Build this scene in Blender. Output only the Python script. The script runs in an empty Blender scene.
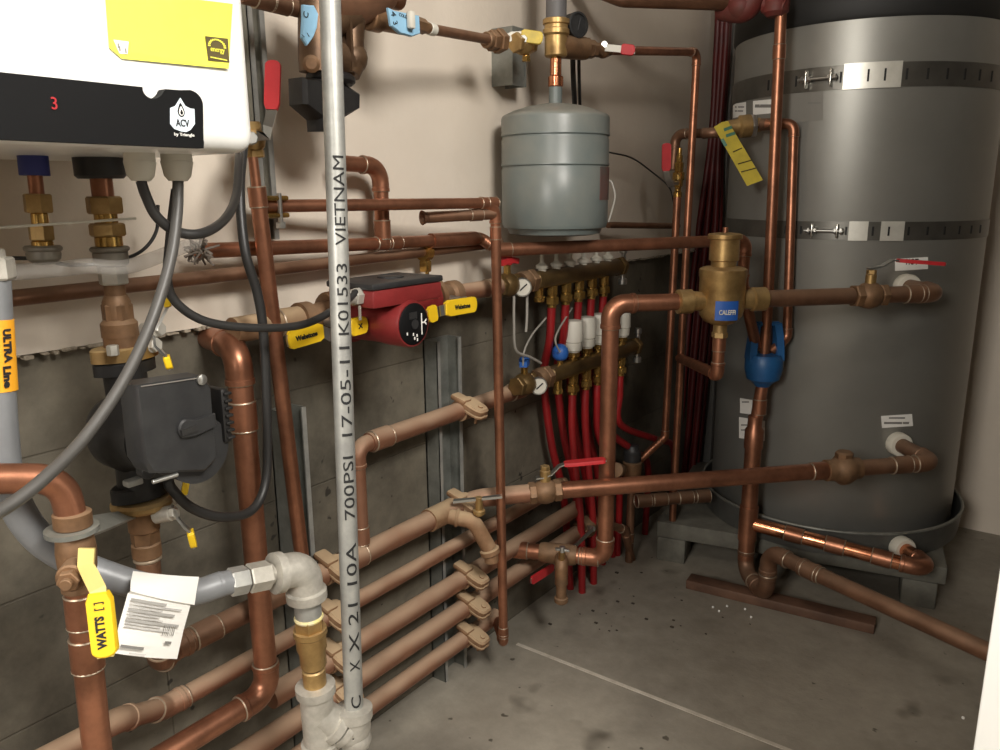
import bpy, bmesh, math, random
from mathutils import Vector, Matrix
random.seed(4)
SC = bpy.context.scene
COL = SC.collection
V = Vector
R = math.radians
PI = math.pi
# ------------------------------------------------------------------ camera and pixel -> point helper
F = 790.; YAW = R(36.35); PIT = R(13.05); ROL = R(-.43)
CAM = V((0, 0, 1.1))
_f = V((-math.sin(YAW)*math.cos(PIT), math.cos(YAW)*math.cos(PIT), -math.sin(PIT)))
_r0 = V((math.cos(YAW), math.sin(YAW), 0)); _u0 = _r0.cross(_f)
_r = _r0*math.cos(ROL)+_u0*math.sin(ROL); _u = -_r0*math.sin(ROL)+_u0*math.cos(ROL)
def P(px, py, **k):
    """the point of a plane x=, y= or z= that the photograph shows at a pixel"""
    d = _r*((px-500)/F)+_u*((375-py)/F)+_f
    (ax, v), = k.items()
    i = 'xyz'.index(ax)
    return CAM+d*((v-CAM[i])/d[i])
def Pt(px, py, pt):
    """a pixel at the distance of a known point"""
    d = _r*((px-500)/F)+_u*((375-py)/F)+_f
    return CAM+d*((V(pt)-CAM).dot(_f))
def mm(px, pt):
    """size of a pixel length at the distance of a known point"""
    return px*(V(pt)-CAM).dot(_f)/F
cam = bpy.data.cameras.new('camera'); camo = bpy.data.objects.new('camera', cam); COL.objects.link(camo)
cam.sensor_width = 36; cam.lens = F/1000*36; cam.clip_start = .02
M4 = Matrix((_r, _u, -_f)).transposed().to_4x4(); M4.translation = CAM
camo.matrix_world = M4
SC.camera = camo
# ------------------------------------------------------------------ materials
def lin(c):
    c /= 255.
    return c/12.92 if c <= .04045 else ((c+.055)/1.055)**2.4
def C3(r, g, b): return (lin(r), lin(g), lin(b), 1)
def mat(name, c1, c2=None, rough=.5, metal=0., scale=20., bump=0., dust=None, dust_amt=.5, lo=.35, hi=.65, rvar=0., coat=0., emit=None, dscale=None, alpha=None):
    m = bpy.data.materials.new(name); m.use_nodes = True
    nt = m.node_tree; N = nt.nodes; L = nt.links; b = N['Principled BSDF']
    b.inputs['Base Color'].default_value = c1; b.inputs['Roughness'].default_value = rough; b.inputs['Metallic'].default_value = metal
    if coat: b.inputs['Coat Weight'].default_value = coat; b.inputs['Coat Roughness'].default_value = .15
    if emit: b.inputs['Emission Color'].default_value = emit[0]; b.inputs['Emission Strength'].default_value = emit[1]
    if alpha is not None: b.inputs['Alpha'].default_value = alpha
    if c2 is not None or bump:
        tc = N.new('ShaderNodeTexCoord'); no = N.new('ShaderNodeTexNoise'); no.inputs['Scale'].default_value = scale
        no.inputs['Detail'].default_value = 6; no.inputs['Roughness'].default_value = .65
        L.new(tc.outputs['Object'], no.inputs['Vector'])
        if c2 is not None:
            rp = N.new('ShaderNodeValToRGB'); rp.color_ramp.elements[0].position = lo; rp.color_ramp.elements[1].position = hi
            rp.color_ramp.elements[0].color = c1; rp.color_ramp.elements[1].color = c2
            L.new(no.outputs['Fac'], rp.inputs['Fac']); out = rp.outputs['Color']
            if dust is not None:          # settled dust on upward faces
                ge = N.new('ShaderNodeNewGeometry'); sx = N.new('ShaderNodeSeparateXYZ'); L.new(ge.outputs['Normal'], sx.inputs[0])
                n2 = N.new('ShaderNodeTexNoise'); n2.inputs['Scale'].default_value = dscale or 9; n2.inputs['Detail'].default_value = 5
                L.new(tc.outputs['Object'], n2.inputs['Vector'])
                ad = N.new('ShaderNodeMath'); ad.operation = 'MULTIPLY_ADD'; L.new(sx.outputs['Z'], ad.inputs[0]); ad.inputs[1].default_value = .5
                L.new(n2.outputs['Fac'], ad.inputs[2])
                r2 = N.new('ShaderNodeMapRange'); r2.inputs['From Min'].default_value = .45; r2.inputs['From Max'].default_value = .95
                r2.inputs['To Max'].default_value = dust_amt; L.new(ad.outputs[0], r2.inputs['Value'])
                mx = N.new('ShaderNodeMix'); mx.data_type = 'RGBA'; L.new(r2.outputs[0], mx.inputs['Factor'])
                L.new(out, mx.inputs[6]); mx.inputs[7].default_value = dust; out = mx.outputs[2]
                if metal:
                    m2 = N.new('ShaderNodeMath'); m2.operation = 'MULTIPLY_ADD'; L.new(r2.outputs[0], m2.inputs[0]); m2.inputs[1].default_value = -metal; m2.inputs[2].default_value = metal
                    L.new(m2.outputs[0], b.inputs['Metallic'])
                    m3 = N.new('ShaderNodeMath'); m3.operation = 'MULTIPLY_ADD'; L.new(r2.outputs[0], m3.inputs[0]); m3.inputs[1].default_value = .45; m3.inputs[2].default_value = rough
                    L.new(m3.outputs[0], b.inputs['Roughness'])
            L.new(out, b.inputs['Base Color'])
        if rvar:
            rr = N.new('ShaderNodeMapRange'); rr.inputs['To Min'].default_value = rough-rvar; rr.inputs['To Max'].default_value = rough+rvar
            L.new(no.outputs['Fac'], rr.inputs['Value']); L.new(rr.outputs[0], b.inputs['Roughness'])
        if bump:
            bp = N.new('ShaderNodeBump'); bp.inputs['Strength'].default_value = bump; bp.inputs['Distance'].default_value = .004
            L.new(no.outputs['Fac'], bp.inputs['Height']); L.new(bp.outputs[0], b.inputs['Normal'])
    return m
COPPER = mat('copper', C3(178, 122, 94), C3(136, 93, 71), .38, .8, 14, rvar=.08)
CDARK = mat('copper_tarnished', C3(142, 104, 80), C3(108, 78, 60), .42, .65, 10, dust=C3(160, 134, 110), dust_amt=.35)
CDUST = mat('copper_dusty', C3(150, 106, 82), C3(118, 78, 60), .45, .5, 9, dust=C3(178, 152, 126), dust_amt=.8)
CNEW = mat('copper_bright', C3(232, 160, 120), C3(180, 112, 80), .22, .95, 18)
SOLDER = mat('solder_silver', C3(172, 156, 136), None, .45, .7)
BRASS = mat('brass', C3(190, 158, 104), C3(150, 120, 76), .38, .75, 25, dust=C3(175, 156, 122), dust_amt=.3)
BRASSP = mat('brass_polished', C3(205, 170, 100), C3(170, 132, 70), .25, .9, 30)
BRONZE = mat('bronze_cast', C3(138, 104, 74), C3(104, 78, 56), .5, .5, 30, bump=.15, dust=C3(150, 126, 100), dust_amt=.4)
DUSTB = mat('dusty_clamp_bronze', C3(150, 116, 86), C3(120, 88, 62), .6, .3, 22, dust=C3(180, 156, 124), dust_amt=.95, dscale=14)
BLACKIRON = mat('black_cast_iron', C3(38, 37, 36), C3(26, 25, 25), .5, .2, 30, bump=.2)
BLACKPL = mat('black_plastic', C3(46, 46, 46), C3(36, 36, 37), .45, 0, 40)
BLACKRUB = mat('black_cable_rubber', C3(40, 39, 38), None, .45)
GREYCAB = mat('grey_cable_jacket', C3(120, 116, 110), None, .5)
WHITEM = mat('white_enamel', C3(236, 236, 232), None, .3, 0, coat=.3)
WHITEP = mat('white_plastic', C3(204, 200, 188), None, .45)
OFFW = mat('offwhite_plastic', C3(214, 210, 196), None, .5)
PANEL = mat('black_gloss_panel', C3(15, 15, 16), C3(13, 13, 14), .62, 0, 8)
PANEL.node_tree.nodes['Principled BSDF'].inputs['Specular IOR Level'].default_value = .15
YELLOWP = mat('yellow_paper', C3(232, 228, 84), C3(224, 220, 74), .6, 0, 6)
YELLOWH = mat('yellow_vinyl', C3(240, 200, 36), C3(228, 186, 30), .45, 0, 10)
YELLOWD = mat('yellow_worn', C3(206, 178, 60), C3(170, 150, 60), .5, 0, 30)
REDH = mat('red_vinyl', C3(188, 44, 48), C3(172, 36, 42), .55, 0, 20)
REDPUMP = mat('red_painted_iron', C3(124, 40, 40), C3(112, 34, 34), .42, 0, 30, bump=.1)
REDPEX = mat('red_tubing', C3(158, 32, 34), C3(130, 26, 30), .4, 0, 8)
BLUEH = mat('blue_plastic', C3(40, 92, 168), None, .45)
BLUED = mat('dark_blue_plastic', C3(44, 52, 120), None, .5)
BLUEV = mat('blue_enamel', C3(38, 96, 150), C3(30, 80, 130), .45, 0, 18)
BLUET = mat('pale_blue_plastic', C3(140, 184, 212), None, .5)
INK = mat('black_ink', C3(24, 24, 24), None, .7)
INKG = mat('grey_ink', C3(120, 118, 114), None, .7)
INKB = mat('brown_ink', C3(70, 62, 30), None, .7)
PAPER = mat('white_paper', C3(236, 234, 228), C3(226, 224, 218), .7, 0, 5)
GALV = mat('galvanized_steel', C3(178, 178, 172), C3(150, 150, 146), .45, .5, 22, rvar=.08)
GALVF = mat('galvanized_malleable', C3(196, 192, 182), C3(164, 160, 150), .48, .45, 30, bump=.15)
STEEL = mat('bright_steel', C3(190, 190, 186), None, .28, .9)
STRUT = mat('zinc_strut', C3(150, 152, 146), C3(118, 120, 115), .45, .6, 16, dust=C3(130, 122, 106), dust_amt=.3)
STRAPM = mat('galvanized_strap', C3(214, 212, 204), C3(186, 184, 176), .24, .95, 12)
GREYTANK = mat('grey_enamel', C3(104, 112, 110), C3(96, 104, 102), .36, 0, 5, dust=C3(150, 142, 128), dust_amt=.45)
TANKM = mat('charcoal_jacket', C3(146, 145, 139), C3(138, 137, 131), .4, .5, 3)
TANKTOP = mat('black_lid', C3(26, 26, 25), None, .6)
PANM = mat('dark_pan', C3(100, 100, 96), C3(82, 82, 79), .4, .4, 9)
WOODM = mat('stained_wood', C3(112, 82, 64), C3(84, 60, 46), .65, 0, 12)
FLEXG = mat('grey_coated_flex', C3(128, 130, 132), C3(116, 118, 120), .42, .1, 12)
ORANGE = mat('orange_label', C3(236, 166, 40), None, .5)
GLASS = mat('smoked_clear_plastic', C3(206, 204, 196), None, .25, 0)
SEAL = mat('pipe_tape', C3(222, 206, 120), C3(210, 200, 170), .7, 0, 60)
WIRE = mat('thin_grey_wire', C3(150, 146, 138), None, .5)
LED = mat('red_led', C3(120, 10, 14), None, .5, emit=((1, .03, .05, 1), .35))
MBRASS = mat('manifold_brass', C3(120, 96, 58), C3(96, 76, 46), .42, .6, 25)
BRONZED = mat('dark_bronze', C3(108, 84, 62), C3(82, 62, 46), .45, .6, 30, bump=.1, dust=C3(130, 108, 84), dust_amt=.3)
CAPG = mat('dull_grey_cap', C3(134, 128, 116), C3(112, 107, 98), .5, .4, 24)
REDSHADE = mat('shaded_red_tubing', C3(92, 22, 20), C3(70, 18, 17), .5, 0, 8)  # tubing red darkened to paint in the shade behind the tank
BAND = mat('strap_dim_tone', C3(112, 110, 104), C3(96, 94, 88), .35, .7, 12)  # strap metal with its dark reflections put into the colour
TAIL = mat('strap_shine_tone', C3(222, 220, 210), C3(198, 196, 186), .35, .4, 12)  # same strap metal, its shine put into a paler, less metallic colour
DIAL = mat('dial_face', C3(198, 194, 182), None, .4)
WOOL = mat('grey_vent_pipe', C3(92, 90, 90), None, .55)
# ------------------------------------------------------------------ mesh builder
class MB:
    def __init__(s): s.v = []; s.f = []; s.mi = []; s.m = 0
    def slot(s, i): s.m = i; return s
    def add(s, vs, fs):
        o = len(s.v); s.v += [tuple(v) for v in vs]
        for f in fs: s.f.append([i+o for i in f]); s.mi.append(s.m)
        return s
    def tube(s, pts, r, n=16, cap=True):
        pts = [V(p) for p in pts]
        q = [pts[0]]; rr = [r[0]] if isinstance(r, (list, tuple)) else None
        for i, p in enumerate(pts[1:]):
            if (p-q[-1]).length > 1e-6:
                q.append(p)
                if rr is not None: rr.append(r[i+1])
        pts = q
        if len(pts) < 2: return s
        t0 = (pts[1]-pts[0]).normalized()
        a = t0.orthogonal().normalized(); vs = []; fs = []
        for i, p in enumerate(pts):
            if i == 0: t = t0
            elif i == len(pts)-1: t = (p-pts[i-1]).normalized()
            else: t = ((p-pts[i-1]).normalized()+(pts[i+1]-p).normalized()).normalized()
            a = (a-t*a.dot(t)).normalized(); b = t.cross(a)
            ri = rr[i] if rr else r
            for k in range(n):
                g = 2*PI*k/n; vs.append(p+(a*math.cos(g)+b*math.sin(g))*ri)
        for i in range(len(pts)-1):
            for k in range(n):
                k2 = (k+1) % n
                fs.append([i*n+k, i*n+k2, (i+1)*n+k2, (i+1)*n+k])
        if cap: fs.append(list(range(n))[::-1]); fs.append([(len(pts)-1)*n+k for k in range(n)])
        return s.add(vs, fs)
    def lathe(s, o, ax, prof, n=24, up=None, arc=None):
        o = V(o); ax = V(ax).normalized()
        a = (V(up)-ax*V(up).dot(ax)).normalized() if up is not None else ax.orthogonal().normalized()
        b = ax.cross(a); vs = []; fs = []
        for t, r in prof:
            for k in range(n):
                g = 2*PI*(k+.5)/n; vs.append(o+ax*t+(a*math.cos(g)+b*math.sin(g))*max(r, 2e-4))
        for i in range(len(prof)-1):
            for k in range(n):
                k2 = (k+1) % n; fs.append([i*n+k, i*n+k2, (i+1)*n+k2, (i+1)*n+k])
        fs.append(list(range(n))[::-1]); fs.append([(len(prof)-1)*n+k for k in range(n)])
        return s.add(vs, fs)
    def cyl(s, p0, p1, r, n=20, c=.12):
        p0 = V(p0); p1 = V(p1); L = (p1-p0).length; e = min(c*r, L*.3)
        return s.lathe(p0, p1-p0, [(0, r-e), (e, r), (L-e, r), (L, r-e)], n)
    def hex(s, p0, p1, r, up=None):
        p0 = V(p0); p1 = V(p1); L = (p1-p0).length; e = r*.1
        return s.lathe(p0, p1-p0, [(0, r-e), (e, r), (L-e, r), (L, r-e)], 6, up)
    def sphere(s, c, r, ax=(0, 0, 1), sx=1., n=20, k=10):
        return s.lathe(c, ax, [(-r*sx*math.cos(PI*i/k), r*math.sin(PI*i/k)) for i in range(k+1)], n)
    def torus(s, c, ax, R1, r, n=28, k=8):
        ax = V(ax).normalized(); a = ax.orthogonal().normalized(); b = ax.cross(a); c = V(c); vs = []; fs = []
        for i in range(n):
            g = 2*PI*i/n; d = a*math.cos(g)+b*math.sin(g)
            for j in range(k):
                h = 2*PI*j/k; vs.append(c+d*(R1+r*math.cos(h))+ax*r*math.sin(h))
        for i in range(n):
            for j in range(k):
                fs.append([i*k+j, ((i+1) % n)*k+j, ((i+1) % n)*k+(j+1) % k, i*k+(j+1) % k])
        return s.add(vs, fs)
    def box(s, c, size, ax=None, bev=0., seg=2):
        """box centred at c; ax = (X, Y, Z) unit vectors"""
        bm = bmesh.new(); bmesh.ops.create_cube(bm, size=1)
        for v in bm.verts: v.co = V((v.co.x*size[0], v.co.y*size[1], v.co.z*size[2]))
        if bev: bmesh.ops.bevel(bm, geom=bm.edges[:], offset=bev, segments=seg, profile=.5, affect='EDGES')
        X, Y, Z = ax if ax else ((1, 0, 0), (0, 1, 0), (0, 0, 1)); X = V(X); Y = V(Y); Z = V(Z); c = V(c)
        bm.verts.ensure_lookup_table(); bm.verts.index_update()
        s.add([c+X*v.co.x+Y*v.co.y+Z*v.co.z for v in bm.verts], [[v.index for v in f.verts] for f in bm.faces]); bm.free()
        return s
    def prism(s, poly, th, bev=0.):
        """polygon of 3D points pushed along the vector th, with an optional chamfer on the pushed face"""
        poly = [V(p) for p in poly]; th = V(th); n = len(poly)
        c = sum(poly, V())/n
        lv = [poly, [p+th for p in poly]]
        if bev: lv = [poly, [p+th*(1-min(.9, bev/th.length)) for p in poly], [p+th+(c-p).normalized()*bev for p in poly]]
        vs = [p for l in lv for p in l]; fs = [list(range(n))[::-1], [(len(lv)-1)*n+k for k in range(n)]]
        for i in range(len(lv)-1):
            for k in range(n):
                k2 = (k+1) % n; fs.append([i*n+k, i*n+k2, (i+1)*n+k2, (i+1)*n+k])
        return s.add(vs, fs)
    def strip(s, pts, w, th, ws=None):
        """flat bar along pts, width vector(s) w, thickness th"""
        pts = [V(p) for p in pts]; w = V(w); vs = []; fs = []
        for i, p in enumerate(pts):
            t = (pts[min(i+1, len(pts)-1)]-pts[max(i-1, 0)]).normalized()
            k = ws[i] if ws else 1.
            ww = (w-t*w.dot(t)); ww = ww.normalized()*w.length*k; nn = t.cross(ww).normalized()*th/2
            vs += [p-ww/2-nn, p+ww/2-nn, p+ww/2+nn, p-ww/2+nn]
        for i in range(len(pts)-1):
            for k in range(4):
                k2 = (k+1) % 4; fs.append([i*4+k, i*4+k2, (i+1)*4+k2, (i+1)*4+k])
        m = (len(pts)-1)*4; fs += [[3, 2, 1, 0], [m, m+1, m+2, m+3]]
        return s.add(vs, fs)
    def build(s, name, m, parent=None, flat=False, ang=38, **tagk):
        me = bpy.data.meshes.new(name)
        o0 = parent_loc(parent) if parent else V()
        own = V()
        if parent is None:
            xs = [V(v) for v in s.v]; own = V(((min(v.x for v in xs)+max(v.x for v in xs))/2, (min(v.y for v in xs)+max(v.y for v in xs))/2, min(v.z for v in xs)))
        base = o0+own
        me.from_pydata([V(v)-base for v in s.v], [], s.f)
        for p, i in zip(me.polygons, s.mi): p.material_index = i
        for x in (m if isinstance(m, (list, tuple)) else [m]): me.materials.append(x)
        bm = bmesh.new(); bm.from_mesh(me); bmesh.ops.recalc_face_normals(bm, faces=bm.faces[:]); bm.to_mesh(me); bm.free()
        if not flat:
            me.polygons.foreach_set('use_smooth', [True]*len(me.polygons)); me.set_sharp_from_angle(angle=R(ang))
        o = bpy.data.objects.new(name, me); COL.objects.link(o)
        if parent: o.parent = parent
        else: o.location = own
        return o
LOC = {}
def parent_loc(p):
    l = V(p.location)
    while p.parent: p = p.parent; l = l+V(p.location)
    return l
def tag(o, label, cat, group=None):
    o['label'] = label; o['category'] = cat
    if group: o['group'] = group
    return o
def struct(o): o['kind'] = 'structure'; return o
def thing(name, label, cat, loc, group=None):
    o = bpy.data.objects.new(name, None); COL.objects.link(o); o.location = V(loc); o.empty_display_size = .03
    return tag(o, label, cat, group)
def dup(root, loc, label, group=None):
    r = root.copy(); COL.objects.link(r); r.location = V(loc); r['label'] = label
    if group: r['group'] = group
    for ch in list(root.children):
        c = ch.copy(); COL.objects.link(c); c.parent = r
        for g in ch.children:
            d = g.copy(); COL.objects.link(d); d.parent = c
    return r
def text(name, s, size, o, xd, yd, m, parent, wrap=None, width=None, bold=0., ext=.0003, lift=.0006):
    """raised lettering centred at o, running along xd, upright along yd; wrap=(axis point, axis dir, radius) bends it round a pipe"""
    cu = bpy.data.curves.new('t', 'FONT'); cu.body = s; cu.size = size; cu.align_x = 'CENTER'; cu.align_y = 'CENTER'; cu.offset = bold; cu.extrude = ext; cu.resolution_u = 3
    ob = bpy.data.objects.new('t', cu); COL.objects.link(ob); dg = bpy.context.evaluated_depsgraph_get(); dg.update()
    me = bpy.data.meshes.new_from_object(ob.evaluated_get(dg)); bpy.data.objects.remove(ob); bpy.data.curves.remove(cu)
    if width:
        xs = [v.co.x for v in me.vertices]; k = width/max(1e-6, max(xs)-min(xs))
        for v in me.vertices: v.co.x *= k
    xd = V(xd).normalized(); yd = V(yd); yd = (yd-xd*yd.dot(xd)).normalized(); n = xd.cross(yd); o = V(o)
    if wrap:
        bm = bmesh.new(); bm.from_mesh(me); bmesh.ops.triangulate(bm, faces=bm.faces[:])
        for _ in range(3): bmesh.ops.subdivide_edges(bm, edges=[e for e in bm.edges if e.calc_length() > size*.16], cuts=1)
        bmesh.ops.triangulate(bm, faces=bm.faces[:]); bm.to_mesh(me); bm.free()
    b = MB(); vs = []
    for v in me.vertices:
        if wrap:
            rr = wrap; a = v.co.y/rr
            vs.append(o+xd*v.co.x+yd*math.sin(a)*(rr+lift+v.co.z)+n*(math.cos(a)*(rr+lift+v.co.z)-rr))
        else: vs.append(o+xd*v.co.x+yd*v.co.y+n*(v.co.z+lift))
    b.add(vs, [list(p.vertices) for p in me.polygons]); bpy.data.meshes.remove(me)
    return b.build(name, m, parent, flat=True)
def fillet(pts, rad, n=8):
    pts = [V(p) for p in pts]; out = [pts[0]]; arcs = []
    for i in range(1, len(pts)-1):
        a, b, c = pts[i-1], pts[i], pts[i+1]; u = (a-b).normalized(); w = (c-b).normalized()
        cosang = max(-1, min(1, u.dot(w))); ang = math.acos(cosang)
        if ang > PI-.05: out.append(b); continue
        r = rad[i-1] if isinstance(rad, (list, tuple)) else rad
        d = min(r/math.tan(ang/2), (a-b).length*.49, (c-b).length*.49); rr = d*math.tan(ang/2)
        ce = b+(u+w).normalized()*(rr/math.sin(ang/2)); p0 = b+u*d; p1 = b+w*d
        e0 = (p0-ce); e1 = (p1-ce); sw = PI-ang; axn = e0.cross(e1).normalized(); arc = []
        for k in range(n+1):
            arc.append(ce+Matrix.Rotation(sw*k/n, 3, axn)@e0)
        out += arc; arcs.append((arc, u, w))
    out.append(pts[-1]); return out, arcs
def smooth(pts, n=8):
    """Catmull-Rom through points"""
    pts = [V(p) for p in pts]; q = [pts[0]*2-pts[1]]+pts+[pts[-1]*2-pts[-2]]; out = []
    for i in range(1, len(q)-2):
        for k in range(n):
            t = k/n; a, b, c, d = q[i-1:i+3]
            out.append(.5*((2*b)+(c-a)*t+(2*a-5*b+4*c-d)*t*t+(3*b-a-3*c+d)*t**3))
    out.append(pts[-1]); return out
def lerp(a, b, t): return V(a)+(V(b)-V(a))*t
def coupling(parent, p, d, r, m, L=2.4, name='coupling', solder=True):
    p = V(p); d = V(d).normalized(); h = r*L/2; b = MB()
    b.lathe(p-d*h, d, [(0, r*1.02), (0, r*1.13), (h*2, r*1.13), (h*2, r*1.02)], 20)
    if solder:
        b.slot(1)
        for q in (-h, h): b.torus(p+d*q, d, r*1.06, r*.1, 20, 6)
    return b.build(name, [m, SOLDER], parent)
def pipe(name, label, pts, r, m=None, cat='pipe', rad=None, elb=True, coup=(), tees=(), group=None, em=None, ext=1.1, base=None, solder=True):
    """copper run: parts pipe_run, elbow per corner, coupling / tee at [segment, t]"""
    m = m or COPPER; em = em or m
    pts = [V(p) for p in pts]; lo = base or min(pts, key=lambda p: p.z)
    t = thing(name, label, cat, lo, group)
    path, arcs = fillet(pts, rad or r*1.7)
    MB().tube(path, r, 20).build('pipe_run', m, t)
    if elb:
        for arc, u, w in arcs:
            b = MB(); e = r*ext; q = [arc[0]+u*e]+arc+[arc[-1]+w*e]
            b.tube(q, r*1.12, 20)
            for (pp, dd) in ((q[0], u), (q[-1], w)): b.lathe(pp-dd*r*.5, dd, [(0, r*1.1), (r*.1, r*1.2), (r*.5, r*1.2), (r*.5, r)], 20)
            if solder:
                b.slot(1)
                for (pp, dd) in ((q[0], u), (q[-1], w)): b.torus(pp, dd, r*1.08, r*.09, 20, 6)
            b.build('elbow', [em, SOLDER], t)
    for s, k in coup:
        coupling(t, lerp(pts[s], pts[s+1], k), pts[s+1]-pts[s], r, em, solder=solder)
    return t
def lever(parent, pts, wdir, w, th, m1, m2, sleeve_from, name='handle', grow=1.35):
    """flat valve lever: bare metal strip, then a coloured vinyl sleeve with a rounded end"""
    h = MB().strip(pts, V(wdir).normalized()*w*.8, th).build(name, m1, parent)
    pts = [V(p) for p in pts]; a = pts[sleeve_from]; b = pts[-1]; d = (b-a).normalized(); L = (b-a).length
    wv = V(wdir); wv = (wv-d*wv.dot(d)).normalized(); nn = d.cross(wv)
    poly = []; hw = w*.62
    for k in range(9):
        g = PI/2-PI*k/8; rr = hw
        poly.append(a+d*(L-hw*.6+math.cos(g)*hw*.6)+wv*math.sin(g)*hw)
    poly += [a+d*L*.12-wv*hw, a-wv*hw*.72, a+wv*hw*.72, a+d*L*.12+wv*hw]
    T = th*grow+.004
    MB().prism([p-nn*T/2 for p in poly], nn*T, min(.0015, T*.3)).build('handle_sleeve', m2, h)
    return h, (a, b, wv, nn, T)
def valve_body(b, p, d, r, up=None):
    """ball valve body along d centred at p: hex ends, round middle"""
    p = V(p); d = V(d).normalized()
    b.hex(p-d*r*2.1, p-d*r*1.1, r*1.38, up); b.hex(p+d*r*1.1, p+d*r*2.1, r*1.38, up)
    b.lathe(p-d*r*1.2, d, [(0, r*1.15), (r*.4, r*1.45), (r*1.2, r*1.62), (r*2, r*1.45), (r*2.4, r*1.15)], 20)
    return b
def nut(b, p, d, r, h): return b.hex(V(p), V(p)+V(d).normalized()*h, r)
exec_parts = []
#==PARTS==
# ------------------------------------------------------------------ the room
def wallmat(name, c1, c2, c3, spots, lines):
    m = bpy.data.materials.new(name); m.use_nodes = True; nt = m.node_tree; N = nt.nodes; L = nt.links; b = N['Principled BSDF']
    tc = N.new('ShaderNodeTexCoord')
    def noise(s, d=6, r=.6):
        n = N.new('ShaderNodeTexNoise'); n.inputs['Scale'].default_value = s; n.inputs['Detail'].default_value = d; n.inputs['Roughness'].default_value = r
        L.new(tc.outputs['Object'], n.inputs['Vector']); return n.outputs['Fac']
    def ramp(f, e):
        r = N.new('ShaderNodeValToRGB'); L.new(f, r.inputs['Fac']); el = r.color_ramp.elements
        el[0].position, el[0].color = e[0]; el[1].position, el[1].color = e[-1]
        for p, c in e[1:-1]:
            x = el.new(p); x.color = c
        return r.outputs['Color']
    def mix(f, a, bb, mode='MIX'):
        x = N.new('ShaderNodeMix'); x.data_type = 'RGBA'; x.blend_type = mode
        if isinstance(f, (int, float)): x.inputs['Factor'].default_value = f
        else: L.new(f, x.inputs['Factor'])
        L.new(a, x.inputs[6])
        if isinstance(bb, tuple): x.inputs[7].default_value = bb
        else: L.new(bb, x.inputs[7])
        return x.outputs[2]
    col = ramp(noise(2.6), [(.4, c1), (.6, c2)])
    col = mix(.5, col, ramp(noise(14, 8, .7), [(.3, c1), (.7, c3)]))
    if spots:
        f = ramp(noise(5.5, 3, .5), [(.66, (0, 0, 0, 1)), (.76, (1, 1, 1, 1))]); col = mix(f, col, spots)
        f = ramp(noise(38, 2, .5), [(.72, (0, 0, 0, 1)), (.76, (1, 1, 1, 1))]); col = mix(f, col, spots)
    bp = N.new('ShaderNodeBump'); bp.inputs['Strength'].default_value = .25; bp.inputs['Distance'].default_value = .004; L.new(noise(45, 5), bp.inputs['Height'])
    if lines:
        mp = N.new('ShaderNodeMapping'); mp.inputs['Rotation'].default_value = (0, R(-90), R(-90)); L.new(tc.outputs['Object'], mp.inputs['Vector'])
        sx = N.new('ShaderNodeSeparateXYZ'); L.new(tc.outputs['Object'], sx.inputs[0]); cb = N.new('ShaderNodeCombineXYZ')
        L.new(sx.outputs['Y'], cb.inputs['X']); L.new(sx.outputs['Z'], cb.inputs['Y'])
        br = N.new('ShaderNodeTexBrick'); br.inputs['Scale'].default_value = 1; br.inputs['Mortar Size'].default_value = .002; br.inputs['Mortar Smooth'].default_value = .6
        br.inputs['Brick Width'].default_value = 2.44; br.inputs['Row Height'].default_value = .19
        br.inputs['Color1'].default_value = (1, 1, 1, 1); br.inputs['Color2'].default_value = (.93, .92, .91, 1); br.inputs['Mortar'].default_value = (.72, .7, .67, 1)
        L.new(cb.outputs[0], br.inputs['Vector']); col = mix(.8, col, br.outputs['Color'], 'MULTIPLY')
        b2 = N.new('ShaderNodeBump'); b2.inputs['Strength'].default_value = .5; b2.inputs['Distance'].default_value = .004; L.new(br.outputs['Fac'], b2.inputs['Height']); b2.invert = True
        L.new(bp.outputs[0], b2.inputs['Normal']); L.new(b2.outputs[0], b.inputs['Normal'])
    else: L.new(bp.outputs[0], b.inputs['Normal'])
    L.new(col, b.inputs['Base Color']); b.inputs['Roughness'].default_value = .75
    return m
CONC = wallmat('concrete_wall', C3(64, 60, 51), C3(124, 117, 102), C3(120, 113, 99), C3(48, 44, 37), True)
FLOORM = wallmat('concrete_floor', C3(120, 114, 103), C3(158, 151, 137), C3(162, 155, 142), C3(88, 82, 72), False)
FLOORM.node_tree.nodes['Principled BSDF'].inputs['Roughness'].default_value = .55
PLAST = wallmat('plaster_wall', C3(212, 200, 184), C3(220, 209, 194), C3(216, 205, 190), None, False)
XW = -1.10; YB = 2.88; ZC = 2.4; XR = 1.25; YF = -1.7; ZL = .90
def slab(name, x0, x1, y0, y1, z0, z1, m): return struct(MB().box(((x0+x1)/2, (y0+y1)/2, (z0+z1)/2), (x1-x0, y1-y0, z1-z0)).build(name, m, flat=True))
slab('floor', XW-.1, XR+.1, YF-.1, YB+.1, -.1, 0, FLOORM)
CEILM = mat('dark_ceiling_boards', C3(92, 78, 62), C3(70, 58, 46), .7, 0, 6)
slab('ceiling', XW-.1, XR+.1, YF-.1, YB+.1, ZC, ZC+.1, CEILM)
w = MB().box((XW-.05, (YF+YB)/2, ZL/2), (.1, YB-YF, ZL)); w.slot(1).box((XW-.04, (YF+YB)/2, (ZL+ZC)/2), (.11, YB-YF, ZC-ZL))
struct(w.build('wall_left', [CONC, PLAST], flat=True))
slab('wall_back', XW-.1, XR+.1, YB, YB+.1, 0, ZC, PLAST)
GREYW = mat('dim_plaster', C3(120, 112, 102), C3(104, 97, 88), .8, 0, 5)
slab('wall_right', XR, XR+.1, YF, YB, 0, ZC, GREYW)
slab('wall_front', XW, XR, YF-.1, YF, 0, ZC, GREYW)
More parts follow.
